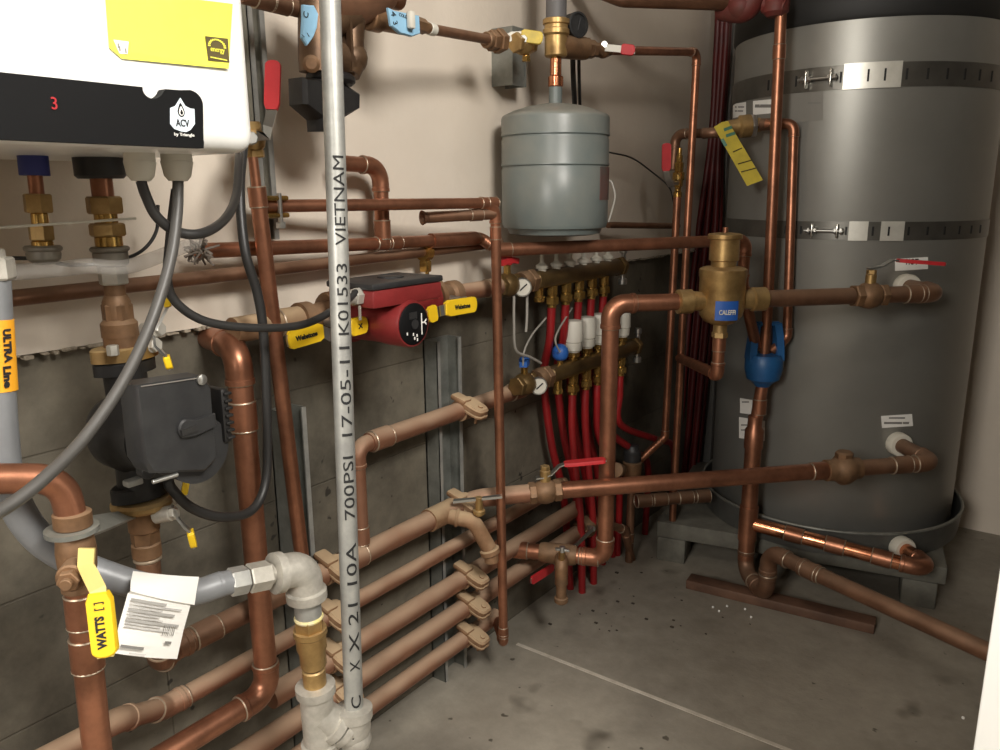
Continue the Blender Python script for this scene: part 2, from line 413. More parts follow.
# crumbly mortar line on the ledge between concrete and plaster
b = MB(); y = -.3
while y < YB-.02:
    l = random.uniform(.004, .022); h = random.uniform(.002, .006)
    b.box((XW+.012+random.uniform(-.002, .004), y+l/2, ZL-.002+random.uniform(-.002, .002)), (.014, l, h), None, .001, 1); y += l*random.uniform(.9, 2.2)
struct(b.build('trim_1', mat('old_mortar', C3(176, 166, 148), C3(120, 110, 96), .9, 0, 60)))
p0 = P(517, 644, z=0); p1 = P(783, 748, z=0); p2 = p1+(p1-p0)*1.6; dd = (p2-p0).normalized()
struct(MB().box((p0+p2)/2+V((0, 0, .0004)), ((p2-p0).length, .010, .0012), (dd, V((-dd.y, dd.x, 0)), V((0, 0, 1)))).build('trim_2', mat('floor_joint', C3(200, 192, 178), C3(176, 168, 154), .8, 0, 30)))
# white door leaf at the near right
e = P(987, 655, y=.86)
d = MB().box(((e.x+.62), .88, 1.02), (1.24, .04, 2.04), None, .002); struct(d.build('door_1', WHITEM))
# grit on the floor
b = MB()
for px, py in ((727, 607), (719, 612), (745, 610), (751, 618), (713, 608), (963, 719)):
    q = P(px, py, z=0); b.box(q+V((0, 0, .003)), (.006, .005, .006), None, .0015, 1)
g = b.build('paint_crumbs', PAPER); tag(g, 'scattered white crumbs lying on the floor in front of the wood board', 'debris'); g['kind'] = 'stuff'
b = MB()
for i in range(26):
    px = random.gauss(640, 62); py = random.uniform(572, 640)
    q = P(px, py, z=0)
    if q.x < XW+.05: continue
    s = random.uniform(.002, .007); b.box(q+V((0, 0, s*.3)), (s*1.6, s, s*.6), None, s*.15, 1)
g = b.build('dirt_crumbs', mat('dirt', C3(60, 52, 44), None, .9)); tag(g, 'dark dirt crumbs strewn over the floor near the drain valve', 'debris'); g['kind'] = 'stuff'
# ------------------------------------------------------------------ storage tank on its pan and stand
TC = V((-.562, 2.48, 0)); TR = .345; TH0 = math.atan2(-TC.y, -TC.x)
def TD(off):                       # outward direction, degrees clockwise-from-above off the camera direction
    a = TH0+R(off); return V((math.cos(a), math.sin(a), 0))
def TS(px, py, gap=0.):            # point on the jacket under a pixel
    d = (_r*((px-500)/F)+_u*((375-py)/F)+_f); o = CAM-TC
    A = d.x**2+d.y**2; B = 2*(o.x*d.x+o.y*d.y); Cc = o.x**2+o.y**2-(TR+gap)**2
    disc = max(0, B*B-4*A*Cc); t = (-B-math.sqrt(disc))/(2*A); return CAM+d*t
tank = thing('hot_water_tank', 'tall charcoal jacketed water tank with black lid standing in a round pan', 'water tank', (TC.x, TC.y, .14))
ZT = 1.515
MB().lathe(TC+V((0, 0, .14)), (0, 0, 1), [(0, TR-.004), (.006, TR), (ZT-.14, TR)], 96).build('jacket', TANKM, tank)
MB().lathe(TC+V((0, 0, ZT)), (0, 0, 1), [(-.02, TR+.001), (-.012, TR+.006), (.04, TR+.006), (.07, TR-.004), (.095, TR-.04), (.11, TR-.1), (.118, .02)], 96).build('lid', TANKTOP, tank)
def strap(zc, h, px_buckle, label, gap=False):
    t = thing('seismic_strap', label, 'strap', (TC.x, TC.y, zc-h/2), 'steel straps around the tank')
    b0 = TS(px_buckle, 375-(zc-1.0)*400, .004); base = math.degrees(math.atan2(b0.y-TC.y, b0.x-TC.x))-math.degrees(TH0)
    b = MB().lathe(TC+V((0, 0, zc-h/2)), (0, 0, 1), [(0, TR-.001), (0, TR+.0025), (h, TR+.0025), (h, TR-.001)], 96); b.slot(1)
    for o in list(range(8, 74, 8))+list(range(-10, -30, -7)):
        d = TD(base+o); u = V((0, 0, 1)); s = u.cross(d)
        b.box(TC+d*(TR+.003)+u*zc, (.0045, .002, h*.45), (s, d, u), 0)
    b.build('band', [BAND, INK], t)
    d = TD(base); s = V((0, 0, 1)).cross(d); u = V((0, 0, 1))
    b = MB(); c = TC+d*(TR+.004)+u*zc
    for q in (-.03, .03): MB().box(c+s*q+d*.009, (.004, .02, h*.75), (s, d, u), .001).build('bracket', STRAPM, t)
    b = MB(); b.cyl(c+s*-.05+d*.012, c+s*.045+d*.012, .004, 10)
    for q in (-.042, -.026, .022, .036): b.hex(c+s*q+d*.012, c+s*(q+.007)+d*.012, .008)
    b.build('tension_bolt', STEEL, t)
    d2 = TD(base+20); s2 = u.cross(d2)
    pts = [TC+TD(base+9+k*3)*(TR+.0055)+u*zc for k in range(8)]
    b = MB()
    for pp in ((pts[:3]+[lerp(pts[2], pts[3], .4)], pts[4:]) if gap else (pts,)): MB.strip(b, pp, (0, 0, h*1.06), .0022)
    b.slot(1)
    for k in (3, 5): 
        d3 = TD(base+9+k*3); b.box(TC+d3*(TR+.0067)+u*zc, (.0045, .0018, h*.5), (u.cross(d3), d3, u))
    b.build('strap_tail', [TAIL, INK], t)
    return t
strap(TS(846, 77).z, .056 , 808, 'upper bright steel strap around the tank just below its lid')
strap(TS(862, 231).z, .045 , 813, 'lower bright steel strap around the middle of the tank', True)
def sticker(name, quad, label, m=PAPER, lines=(), cat='label', group=None, txt=None):
    t = None
    q = [TS(x, y, .0006) for x, y in quad]
    t = thing(name, label, cat, q[3], group)
    nn = 6; vs = []
    b = MB()
    for i in range(nn+1):
        k = i/nn; top = lerp(quad[0]+(0,), quad[1]+(0,), k); bot = lerp(quad[3]+(0,), quad[2]+(0,), k)
        for pp in (top, bot):
            for g in (.0002, .0014): vs.append(TS(pp.x, pp.y, g))
    fs = []
    for i in range(nn):
        a = i*4; c = a+4
        fs += [[a+1, c+1, c+3, a+3], [a, a+2, c+2, c], [a, c, c+1, a+1], [a+2, a+3, c+3, c+2]]
    fs += [[0, 1, 3, 2], [nn*4, nn*4+2, nn*4+3, nn*4+1]]
    b.add(vs, fs).build('sheet', m, t, flat=True)
    for x0, x1, yy, h in lines:
        b = MB(); o = [TS(x0, yy, .0016), TS((x0+x1)/2, yy, .0016), TS(x1, yy, .0016)]; b.strip(o, (0, 0, mm(h, o[0])), .0004).build('print_line', INKG, t)
    if txt:
        s, x0, x1, yy, h = txt; a = TS(x0, yy, .0014); c = TS(x1, yy, .0014); n = TS((x0+x1)/2, yy, .0014)
        text('lettering', s, mm(h*1.35, n), n, c-a, (0, 0, 1), INK, t, width=(c-a).length, bold=.0004)
    return t
sticker('tank_label', [(895, 259), (928, 257), (928, 269), (895, 271)], 'white HOT label on the tank above the red lever valve', txt=('HOT', 906, 918, 262, 6))
sticker('tank_label', [(881, 416), (912, 414), (913, 426), (882, 428)], 'white two line label on the tank above the middle port', lines=((889, 905, 418, 1.6), (884, 909, 423, 2.2)))
sticker('tank_label', [(733, 104), (746, 102), (746, 116), (733, 118)], 'small white square label on the tank near the yellow tagged valve', lines=((735, 744, 107, 1.2), (735, 743, 111, 1.2)))
sticker('tank_label', [(753, 101), (774, 99), (774, 113), (753, 115)], 'white oblong label on the tank behind the tall copper riser', lines=((755, 772, 106, 3.0),))
sticker('tank_label', [(740, 398), (764, 402), (764, 416), (740, 413)], 'upper white sticker on the tank behind the thick copper riser', lines=((742, 749, 402, 1.2),))
sticker('tank_label', [(739, 417), (765, 421), (765, 441), (739, 438)], 'lower white sticker on the tank behind the thick copper riser', lines=((741, 748, 425, 1.2), (741, 748, 430, 1.2)))
sticker('rating_plate', [(785, 94), (823, 91), (823, 120), (785, 124)], 'pale translucent plate on the tank under the upper strap buckle', mat('clear_film', C3(128, 126, 120), None, .3), lines=((808, 821, 103, 1.4),), cat='plate')
# pan
PR = .372; PZ = .128
t = thing('drain_pan', 'round dark metal drain pan under the charcoal tank', 'pan', (TC.x, TC.y, PZ))
b = MB(); prof = [(.0, PR-.012), (.002, PR-.006), (.012, PR-.004), (.074, PR)]
b.lathe(TC+V((0, 0, PZ)), (0, 0, 1), prof+[(.074, PR-.004), (.014, PR-.012), (.011, PR-.012)], 96)
b.build('pan_wall', PANM, t)
MB().torus(TC+V((0, 0, PZ+.074)), (0, 0, 1), PR, .0045, 96, 8).build('rolled_rim', STRUT, t)
# stand: slab on four stub legs
A = P(657, 521, z=PZ-.002); Bq = V((-.185, 2.235, PZ-.002)); ex = (Bq-A); W = ex.length; ex.normalize(); ey = V((-ex.y, ex.x, 0)); D = .60
CEM = mat('grey_block', C3(112, 110, 100), C3(90, 88, 80), .8, 0, 18, bump=.3)
t = thing('tank_stand', 'low grey slab stand on stub legs under the tank and pan', 'stand', (A.x, A.y, 0))
cen = A+ex*W/2+ey*D/2; th = .05
MB().box((cen.x, cen.y, PZ-.002-th/2), (W, D, th), (ex, ey, (0, 0, 1)), .005).build('slab', CEM, t)
for i, j in ((0, 0), (1, 0), (0, 1), (1, 1)):
    c = A+ex*(.045 if i == 0 else W-.06)+ey*(.05 if j == 0 else D-.06)
    MB().box((c.x, c.y, (PZ-.002-th)/2), (.085, .1, PZ-.002-th), (ex, ey, (0, 0, 1)), .004).build('leg', CEM, t)
w0 = P(686, 588, z=0); w1 = P(874, 634, z=0); ex = (w1-w0); L_ = ex.length; ex.normalize(); ey = V((-ex.y, ex.x, 0))
wb = MB().box((w0+w1)/2+ey*.02+V((0, 0, .0135)), (L_, .05, .027), (ex, ey, (0, 0, 1)), .003).build('wood_board', WOODM)
tag(wb, 'reddish brown wooden board lying on the floor in front of the tank stand', 'board')
# ports: white collar + pipework
def collar(p, d, r):
    b = MB().lathe(V(p)-d*.012, d, [(0, r*1.5), (.012, r*1.62), (.032, r*1.62), (.036, r*1.5), (.036, r*1.05)], 28)
    return b
def port(px, py, off_extra=0):
    s = TS(px, py); d = V((s.x-TC.x, s.y-TC.y, 0)).normalized()
    if off_extra: d = Matrix.Rotation(R(off_extra), 3, 'Z')@d
    return s, d
# ------------------------------------------------------------------ pipework in front of the tank
RM = .0192
Zup = V((0, 0, 1))
# hot outlet run with its red lever valve
s, d = port(905, 286); zh = s.z; E1 = s+d*.145
N0 = P(611, 304, z=zh)
tag(collar(s, d, RM).build('white_collar', OFFW), 'white plastic collar round the upper pipe where it leaves the tank', 'collar')
dh = (N0-E1).normalized(); Lh = (N0-E1).length
def onh(px, py):           # point of the hot run nearest to a pixel column
    best = None
    for k in range(401):
        q = E1+dh*(Lh*k/400); v = q-CAM; x = 500+F*v.dot(_r)/v.dot(_f)
        if best is None or abs(x-px) < best[0]: best = (abs(x-px), q)
    return best[1]
VH = onh(878, 297); CAL = onh(722, 300)
pipe('hot_outlet_pipe', 'short dark copper elbow pipe leaving the tank under the HOT label', [s-d*.01, E1, VH-dh*.02], RM, CDARK, elb=True, coup=[(1, .45)])
vt = thing('ball_valve', 'bronze ball valve with red lever in front of the HOT label', 'valve', VH-Zup*.03)
b = MB(); valve_body(b, VH+dh*.022, dh, RM*1.02); b.build('body', BRONZE, vt)
sp = VH+dh*.022+Zup*(RM*1.5); b = MB(); b.cyl(sp-Zup*.006, sp+Zup*.02, .012, 16); b.hex(sp+Zup*.02, sp+Zup*.03, .011); b.build('stem', BRASS, vt)
sp2 = sp+Zup*.02
h1 = Pt(872, 263, sp2); h0 = sp2; h2 = Pt(893, 268, sp2)
hp = [Pt(868, 268.5, sp2), Pt(874, 268, sp2), Pt(882, 266, sp2), Pt(892, 260, sp2), Pt(898, 260.5, sp2), Pt(945, 264, sp2)]
lever(vt, hp, dh.cross(Zup), .02, .003, STEEL, REDH, 4)
# air separator
at = thing('air_separator', 'brass air separator with blue label on the pipe in front of the tank', 'air separator', CAL-Zup*.06)
c = CAL; rc = mm(22.5, c)
b = MB().lathe(c-Zup*mm(40, c), Zup, [(mm(16, c), rc*.42), (mm(19, c), rc*.72), (mm(25, c), rc*.92), (mm(32, c), rc), (mm(62, c), rc), (mm(64, c), rc*1.03), (mm(71, c), rc*1.03), (mm(73, c), rc*.9), (mm(74, c), rc*.6)], 40)
b.build('body', BRASS, at)
zt = c+Zup*mm(33, c); b = MB().lathe(zt, Zup, [(0, rc*.55), (mm(6, c), rc*.55), (mm(7, c), rc*.64), (mm(27, c), rc*.64), (mm(28, c), rc*.74), (mm(32, c), rc*.74), (mm(33, c), rc*.6), (mm(34, c), rc*.2)], 32)
b.build('vent_head', BRASS, at)
zt2 = zt+Zup*mm(30, c); b = MB().cyl(zt2, zt2+Zup*mm(9, c), mm(2.6, c), 12); b.cyl(zt2+Zup*mm(2, c), zt2+Zup*mm(4, c), mm(5, c), 12); b.build('vent_cap', COPPER, at)
for sg in (1, -1): MB().lathe(c+dh*sg*rc*.9, dh*sg, [(0, RM*1.1), (rc*.5, RM*1.15), (rc*.55, RM*1.4), (rc*1.15, RM*1.4), (rc*1.2, RM*1.1)], 24).build('socket', BRASS, at)
b = MB().cyl(c-Zup*mm(34, c), c-Zup*mm(20, c), mm(7, c), 18); b.hex(c-Zup*mm(38, c), c-Zup*mm(32, c), mm(8, c)); b.build('drain_boss', BRASS, at)
tc = (CAM-c); tc.z = 0; tc.normalize(); sd = Zup.cross(tc)
# label wraps the front of the drum
q = Pt(727, 307, c)-c; lc = q.dot(sd)
b = MB(); vs = []; nn = 8; a0 = math.asin(max(-.95, min(.95, (lc-mm(11, c))/rc))); a1 = math.asin(max(-.95, min(.95, (lc+mm(10, c))/rc)))
for k in range(nn+1):
    a = a0+(a1-a0)*k/nn
    for z in (-mm(17, c), mm(2, c)):
        for g in (.0003, .0016): vs.append(c+(tc*math.cos(a)+sd*math.sin(a))*(rc+g)+Zup*z)
fs = []
for k in range(nn):
    i = k*4; j = i+4; fs += [[i, j, j+1, i+1], [i+2, i+3, j+3, j+2], [i+1, j+1, j+3, i+3], [i, i+2, j+2, j]]
fs += [[0, 1, 3, 2], [nn*4, nn*4+2, nn*4+3, nn*4+1]]
BLUEL = mat('blue_label', C3(36, 84, 160), None, .45)
lb = b.add(vs, fs).build('blue_label', BLUEL, at)
am = (a0+a1)/2; nrm = tc*math.cos(am)+sd*math.sin(am)
text('lettering', 'CALEFFI', mm(6.5, c), c+nrm*(rc+.0022)-Zup*mm(9, c), Zup.cross(nrm), Zup, WHITEP, lb, width=mm(16, c), bold=.0003)
# run between separator and drop, and on to the hot valve
pipe('copper_pipe', 'dark copper pipe between the brass air separator and the HOT valve', [VH+dh*.066, c-dh*rc*1.2], RM, CDARK)
# separator inlet: elbow and long drop
NB = V((N0.x-.016, N0.y+.03, .248)); NW = V((-1.075, 1.435, .25))
dn = (NW-NB).normalized(); DV = lerp(NB, NW, .27)
pipe('copper_pipe', 'thick copper pipe dropping from the air separator past the white actuators to a drain valve', [c+dh*rc*1.18, N0, NB, NW], RM*.98, COPPER, coup=[(2, .14), (2, .78)])
# hose drain valve in that run
hv = thing('hose_bibb', 'dull bronze drain cock hanging from the low copper pipe above the floor', 'drain valve', DV-Zup*.1)
DV = lerp(NB, NW, .40); fr = V((_f.x, _f.y, 0)).normalized()*-1
b = MB().lathe(DV-dn*.04, dn, [(0, RM*1.15), (.01, RM*1.3), (.08, RM*1.3), (.09, RM*1.15)], 22)
o0 = DV+fr*.016
b.tube(fillet([DV, o0+fr*.026, o0+fr*.03-Zup*.055], .02)[0], .0155, 16); b.cyl(o0+fr*.03-Zup*.105, o0+fr*.03-Zup*.05, .0125, 16); b.cyl(o0+fr*.03-Zup*.102, o0+fr*.03-Zup*.088, .0165, 16)
b.build('body', BRONZE, hv)
st = o0+fr*.02; b = MB().cyl(st, st+(Zup*.8+fr*.5)*.05, .008, 12); b.build('stem', BRASS, hv)
k = st+(Zup*.8+fr*.5)*.05; b = MB(); b.box(k, (.034, .009, .006), (sd, fr, Zup), .002); b.cyl(k-Zup*.006, k+Zup*.008, .007, 10); b.build('tee_handle', STEEL, hv)
# return run: tank - swing check - long diagonal - rail
s, d = port(897, 443); zm = s.z; E2 = s+d*.155
tag(collar(s, d, RM).build('white_collar', OFFW), 'white plastic collar round the middle pipe where it enters the tank', 'collar')
MB0 = P(572, 489.5, z=zm); dm = (MB0-E2).normalized(); Lm = (MB0-E2).length
def onm(px, o=None, dd=None, L=None):
    o = o or E2; dd = dd or dm; L = L or Lm; best = None
    for k in range(601):
        q = o+dd*(L*k/600); v = q-CAM; x = 500+F*v.dot(_r)/v.dot(_f)
        if best is None or abs(x-px) < best[0]: best = (abs(x-px), q)
    return best[1]
CK = onm(842); VR = P(545, 491.5, z=zm); R1J = P(484, 498, z=.44); 
pipe('copper_pipe', 'dark copper elbow pipe from the middle tank port to the bulbous check valve', [s-d*.01, E2, CK-dm*.02], RM, CDARK, coup=[(1, .4)])
ck = thing('check_valve', 'bulbous bronze check valve in the diagonal pipe in front of the tank', 'valve', CK-Zup*.03)
b = MB().lathe(CK-dm*.045, dm, [(0, RM*1.1), (.002, RM*1.35), (.014, RM*1.4), (.02, RM*1.55), (.036, RM*1.95), (.05, RM*1.95), (.062, RM*1.5), (.07, RM*1.35), (.088, RM*1.35), (.09, RM*1.1)], 24)
b.build('body', BRONZE, ck)
MB().lathe(CK+Zup*RM*1.4-dm*.002, Zup, [(0, RM*1.1), (.014, RM*1.1), (.018, RM*.9)], 8).build('cap', BRONZE, ck)
pipe('copper_pipe', 'long copper pipe crossing diagonally in front of the tank, ending at the bulbous check valve', [CK+dm*.04, MB0, VR+dm*-.03], RM, COPPER, elb=False, coup=[(0, .03)])
dv = (R1J-VR).normalized()
vr = thing('ball_valve', 'brass ball valve with long red lever in the diagonal copper pipe', 'valve', VR-Zup*.03)
b = MB(); valve_body(b, VR, dv, RM*.92); b.build('body', BRONZE, vr)
sp = VR+Zup*RM*1.5; b = MB(); b.cyl(sp-Zup*.006, sp+Zup*.022, .012, 16); b.hex(sp+Zup*.022, sp+Zup*.032, .011); b.build('stem', BRASS, vr)
sp2 = sp+Zup*.022
lever(vr, [Pt(536, 478, sp2), Pt(543, 477, sp2), Pt(551, 474, sp2), Pt(559, 466, sp2), Pt(564, 464, sp2), Pt(606, 460, sp2)], dv.cross(Zup), .02, .003, STEEL, REDH, 4)
# low port, tee riser, trap and floor pipe
s = TS(893, 545); s.z = .165; d = V((s.x-TC.x, s.y-TC.y, 0)).normalized(); E3 = s+d*.185
tag(collar(s+d*.03, d, RM).build('white_collar', OFFW), 'white plastic collar round the lowest pipe at the pan wall', 'collar')
V3 = V((-.659, 2.053, 0)); T3 = V((V3.x, V3.y, .2))
pipe('copper_pipe', 'short shiny copper pipe from the lowest tank port to the riser tee', [s-d*.01, E3, T3], RM, CNEW, coup=[(1, .28), (1, .52), (1, .74)], em=COPPER)
ztop = P(760, 385, y=V3.y).z
zmid = P(755, 432, y=V3.y).z
V3b = V3+V((_r.x, _r.y, 0)).normalized()*.013
t = thing('copper_riser', 'thick copper riser standing in front of the tank under the blue valve', 'pipe', V3+Zup*.06)
MB().tube([V3+Zup*.09, V3+Zup*zmid], RM*1.15, 22).build('pipe_run', COPPER, t)
MB().tube([V3+Zup*zmid, V3b+Zup*ztop], RM*.86, 22).build('pipe_run', COPPER, t)
MB().lathe(V3+Zup*(zmid-.045), Zup, [(0, RM*1.2), (0, RM*1.3), (.05, RM*1.3), (.06, RM*1.0), (.09, RM*.97), (.09, RM*.9)], 22).build('reducer', COPPER, t)
MB().lathe(V3+Zup*.15, Zup, [(0, RM*1.2), (0, RM*1.32), (.1, RM*1.32), (.1, RM*1.2)], 22).build('tee', COPPER, t)
coupling(t, lerp(V3, V3b, .7)+Zup*(ztop-.06), Zup, RM*.86, COPPER)
U1 = P(771, 553, z=.185); FE = P(1010, 662, z=.185)
pipe('copper_pipe', 'dull thick copper pipe with U shaped trap running low across the floor toward the door', [V3+Zup*.16, V3+Zup*.055, V((U1.x-.008, U1.y+.012, .055)), V((U1.x-.008, U1.y+.012, .185)), lerp(U1, FE, .2), FE], RM*1.02, CDARK, rad=[.04, .04, .04, .05], coup=[(4, .02)])
# blue backflow body
V3k = V3; V3 = V3b
BV = V3+Zup*(ztop+.0); zc = P(763, 352, y=V3.y).z; bc = V((V3.x, V3.y, zc)); k = mm(1, bc)
t = thing('blue_valve', 'blue mixing valve with two upright arms on the riser in front of the tank', 'valve', V3+Zup*(ztop-.01))
b = MB().lathe(V3+Zup*(ztop-.004), Zup, [(0, 7*k), (4*k, 10*k), (8*k, 16*k), (18*k, 18.5*k), (28*k, 18.5*k), (33*k, 16*k), (34*k, 8*k)], 28); b.build('body', BLUEV, t)
sdv = V((_r.x, _r.y, 0)).normalized()
for sg in (-1, 1):
    a0 = V3+Zup*(ztop+26*k)+sdv*sg*14*k; a1 = a0+Zup*24*k-sdv*sg*1.5*k; a2 = a0+Zup*37*k-sdv*sg*4*k
    MB().strip([a0, lerp(a0, a1, .5), a1, a2], V((-sdv.y, sdv.x, 0))*17*k, 7*k, [1, .9, .7, .6]).build('arm', BLUEV, t)
MB().tube([V3+Zup*(ztop+62*k)+sdv*-12*k, V3+Zup*(ztop+62*k)+sdv*12*k], 2.6*k, 10).build('bridge', BLUEV, t)
# three small tubes rising from the blue valve
r5 = mm(4.7, bc); top4 = P(783, -30, y=V3.y-.02)
pipe('copper_riser', 'tall thin copper riser climbing from the blue valve past the tank lid', [V3+Zup*(ztop+30*k), V3+Zup*(ztop+70*k), top4, top4+Zup*(2.38-top4.z)], r5*1.1, COPPER, elb=False, coup=[(1, .78)])
q0 = Pt(771, 352, bc); q1 = TS(787, 337, .035); q2 = TS(794, 124, .032); q3 = TS(766, 124, .05)
pipe('copper_pipe', 'thin bright copper tube from the tagged relief valve down beside the tall riser', [q0, q1, q2, q3], r5*.95, COPPER, rad=.02)
# ------------------------------------------------------------------ pipework along the concrete wall
XP = -1.03; YD = V((0, 1, 0)); XD = V((1, 0, 0))
# zinc strut channel uprights
def strut(name, label, px, ytop, z0, z1, wpx, x0=XW, dep=.04, py=None, plane=None):
    p = P(px, ytop, x=x0+dep) if plane is None else plane
    w = mm(wpx, p)
    y = p.y
    t = thing(name, label, 'strut channel', (x0+dep/2, y, z0), 'zinc strut uprights on the wall')
    b = MB(); H = z1-z0; zc = (z0+z1)/2
    b.box((x0+.002, y, zc), (.004, w, H))
    b.box((x0+dep/2, y-w/2+.0015, zc), (dep, .003, H)); b.box((x0+dep/2, y+w/2-.0015, zc), (dep, .003, H))
    b.slot(1).box((x0+dep-.0015, y-w/2+.0045, zc), (.003, .009, H)); b.box((x0+dep-.0015, y+w/2-.0045, zc), (.003, .009, H))
    b.build('channel', [STRUT, GALV], t, flat=True)
    return t, y, w
S1, yS1, wS1 = strut('strut_channel', 'wide zinc strut upright carrying the dusty pipe clamps beside the slim copper riser', 452, 460, .0, P(446, 340, x=-1.06).z, 36)
S2, yS2, wS2 = strut('strut_channel', 'short zinc strut upright on the concrete behind the printed grey steel pipe', 301, 500, .0, P(297, 409, x=-1.06).z, 27)
S3, yS3, wS3 = strut('strut_channel', 'zinc strut upright on the plaster behind the right side of the white boiler', 262, 100, P(268, 240, x=-1.06).z, 2.3, 20)
def rail(name, label, pa, pb, r, x=XP, m=CDUST, xb=None, **k):
    a = P(*pa, x=x); b = P(*pb, x=xb or x); a.z = b.z = (a.z+b.z)/2 if xb is None else b.z
    if xb is not None: a.z = P(*pa, x=x).z
    return pipe(name, label, [a, b], r, m, **k)
def za(px, py, x=XP): return P(px, py, x=x)
G5 = 'dusty copper rails low on the concrete wall'
r1 = .0215
yl = P(60, 730, x=XP).y
zR = [za(440, 515).z, za(409, 571).z, za(415, 608).z, za(416, 640).z, za(417, 672).z]
RR = [.0205, .0155, .0205, .0205, .0185]
zR[0] = zR[0]
CR = []
# rail 1: from elbow under the small upright, through the tee and clamp to the red valve
tee1 = za(441, 516); a1 = za(372, 552)
pj = R1J
pipe('copper_rail', 'topmost dusty copper rail along the concrete, running to the long red lever valve', [V((XP, a1.y-.18, zR[0])), V((XP, pj.y-.14, zR[0])), pj+V((-.012, -.01, 0)), VR-dv*-.03], RR[0], CDUST, coup=[(0, .36)], rad=.06, elb=False, group=G5)
pipe('copper_rail', 'topmost copper rail behind the white paper tag, turning up to the black pump', [P(152, 592, x=-.93), V((XP+.012, P(158, 662, x=XP).y, zR[0])), V((XP, P(172, 655, x=XP).y, zR[0])), V((XP, a1.y-.19, zR[0]))], RR[0]*.86, CDARK, coup=[(2, .25)], group=G5)
yA0 = P(42, 752, x=XP).y
zA = zR[1]
pa = P(112, 722, x=XP); pb = P(160, 708, x=XP)
pipe('copper_rail', 'thin dusty copper rail, second from the top, with a soldered bend near the yellow lever', [P(38, 752, x=-.985)+V((0, -.7, 0)), P(118, 720, x=-.985), V((XP, P(165, 704, x=XP).y, zA)), V((XP, P(478, 534, x=XP).y, zA)), V((XP, 1.62, zA))], RR[1], CDUST, coup=[(2, .02)], group=G5, rad=.03)
pipe('copper_rail', 'thick dusty copper rail, third from the top, passing behind the galvanized tee', [V((XP, P(270, 697, x=XP).y, zR[2])), V((XP, 1.75, zR[2]))], RR[2], CDUST, group=G5)
pipe('copper_rail', 'thick dusty copper rail, second from the bottom, with the brass fitting behind the galvanized tee', [V((XP, P(232, 755, x=XP).y-.9, zR[3])), V((XP, 1.75, zR[3]))], RR[3], CDUST, group=G5, coup=[(0, .4)])
yD = P(485, 630, x=XP).y
V1x = -.945
V1b = P(503.5, 627, x=V1x); V1t = P(495, 203, x=V1x)
pipe('copper_rail', 'lowest dusty copper rail just above the floor, ending at the slim riser', [V((XP, P(318, 748, x=XP).y-1.0, zR[4])), V((XP, yD+.045, zR[4]))], RR[4], CDUST, group=G5)
# elbow joining rail 1 to the small upright and the supply rail to the lower manifold
zM = za(416, 426).z; elb_u = za(357, 449)
ym = za(357, 449).y
zlm = P(590, 361, x=-1.0).z
LMA = V((XP, P(520, 384, x=XP).y, zM))
pipe('copper_pipe', 'dusty copper pipe rising from the topmost rail and running to the lower red tubing manifold', [V((XP, ym+.03, zM)), LMA], RR[0]*.9, CDUST, coup=[(0, .06), (0, .97)])
pipe('copper_pipe', 'short upright copper pipe elbowing into the pipe that feeds the lower manifold', [V((XP, ym, zR[0]+.015)), V((XP, ym, zM)), V((XP, ym+.05, zM))], RR[0]*.68, CDUST, coup=[(0, .12)], rad=.024)
# clamps
def clamp(y, z, r, label, x=XP, tilt=0.):
    t = thing('pipe_clamp', label, 'pipe clamp', (x, y, z-r), 'dusty pipe clamps on the struts')
    MB().tube([(x, y-.017, z), (x, y+.017, z)], r*1.16, 24).build('band', DUSTB, t)
    b = MB(); 
    # two-lobed ear standing out over the pipe toward the room
    e = []
    for k in range(21):
        g = 2*PI*k/20; e.append((math.cos(g), math.sin(g)))
    cz = z+r*.55; outw = V((.93, 0, -.36)).normalized(); dn_ = V((0, 1, 0)); nn = outw.cross(dn_).normalized()
    c = V((x+r*1.35, y, cz)); poly = []
    for cx_, sy_ in e:
        poly.append(c+outw*(cx_*.031*(1+.25*(abs(sy_))))+dn_*(sy_*.021*(1+.35*cx_*cx_)))
    b.prism([p-nn*.006 for p in poly], nn*.013, .004)
    q2 = V((x-r*.2, y-.012, z+r*1.12)); 
    b.box(q2+V((.004, .002, .003)), (r*2.0, .028, .013), (V((.9, 0, -.25)).normalized(), (0, 1, 0), V((.25, 0, .9)).normalized()), .005)
    b.build('ear', DUSTB, t)
    MB().prism([p-nn*.013+outw*.002 for p in poly], nn*.006, .002).build('lower_ear', DUSTB, t)
    h = c+outw*.016+nn*.006
    b = MB().cyl(h-nn*.04, h+nn*.003, .0035, 10); b.hex(h-nn*.002, h+nn*.004, .006); b.build('bolt', DUSTB, t)
    return t
names1 = ['dusty pipe clamp on the topmost rail above the small brass drain cock', 'dusty pipe clamp topmost of the three stacked beside the slim riser', 'dusty pipe clamp in the middle of the three stacked beside the slim riser', 'dusty pipe clamp lowest of the three stacked beside the slim riser, close to the floor']
clamp(P(460, 506, x=XP).y, zR[0], RR[0], names1[0])
for i, (px, py) in enumerate(((466, 577), (468, 608), (468, 640))): clamp(P(px, py, x=XP).y, zR[i+2], RR[i+2], names1[i+1])
clamp(P(464, 405, x=XP).y, zM, RR[0]*.97, 'dusty pipe clamp on the pipe feeding the lower manifold')
names2 = ['dusty pipe clamp just behind the galvanized elbow', 'dusty pipe clamp behind the brass union under the galvanized elbow', 'dusty pipe clamp between the brass union and the printed steel pipe', 'dusty pipe clamp lowest behind the printed steel pipe beside the galvanized tee']
for i, (px, py) in enumerate(((331, 572), (332, 616), (335, 657), (338, 698))):
    clamp(P(px, py, x=XP).y, zR[i], RR[i], names2[i])
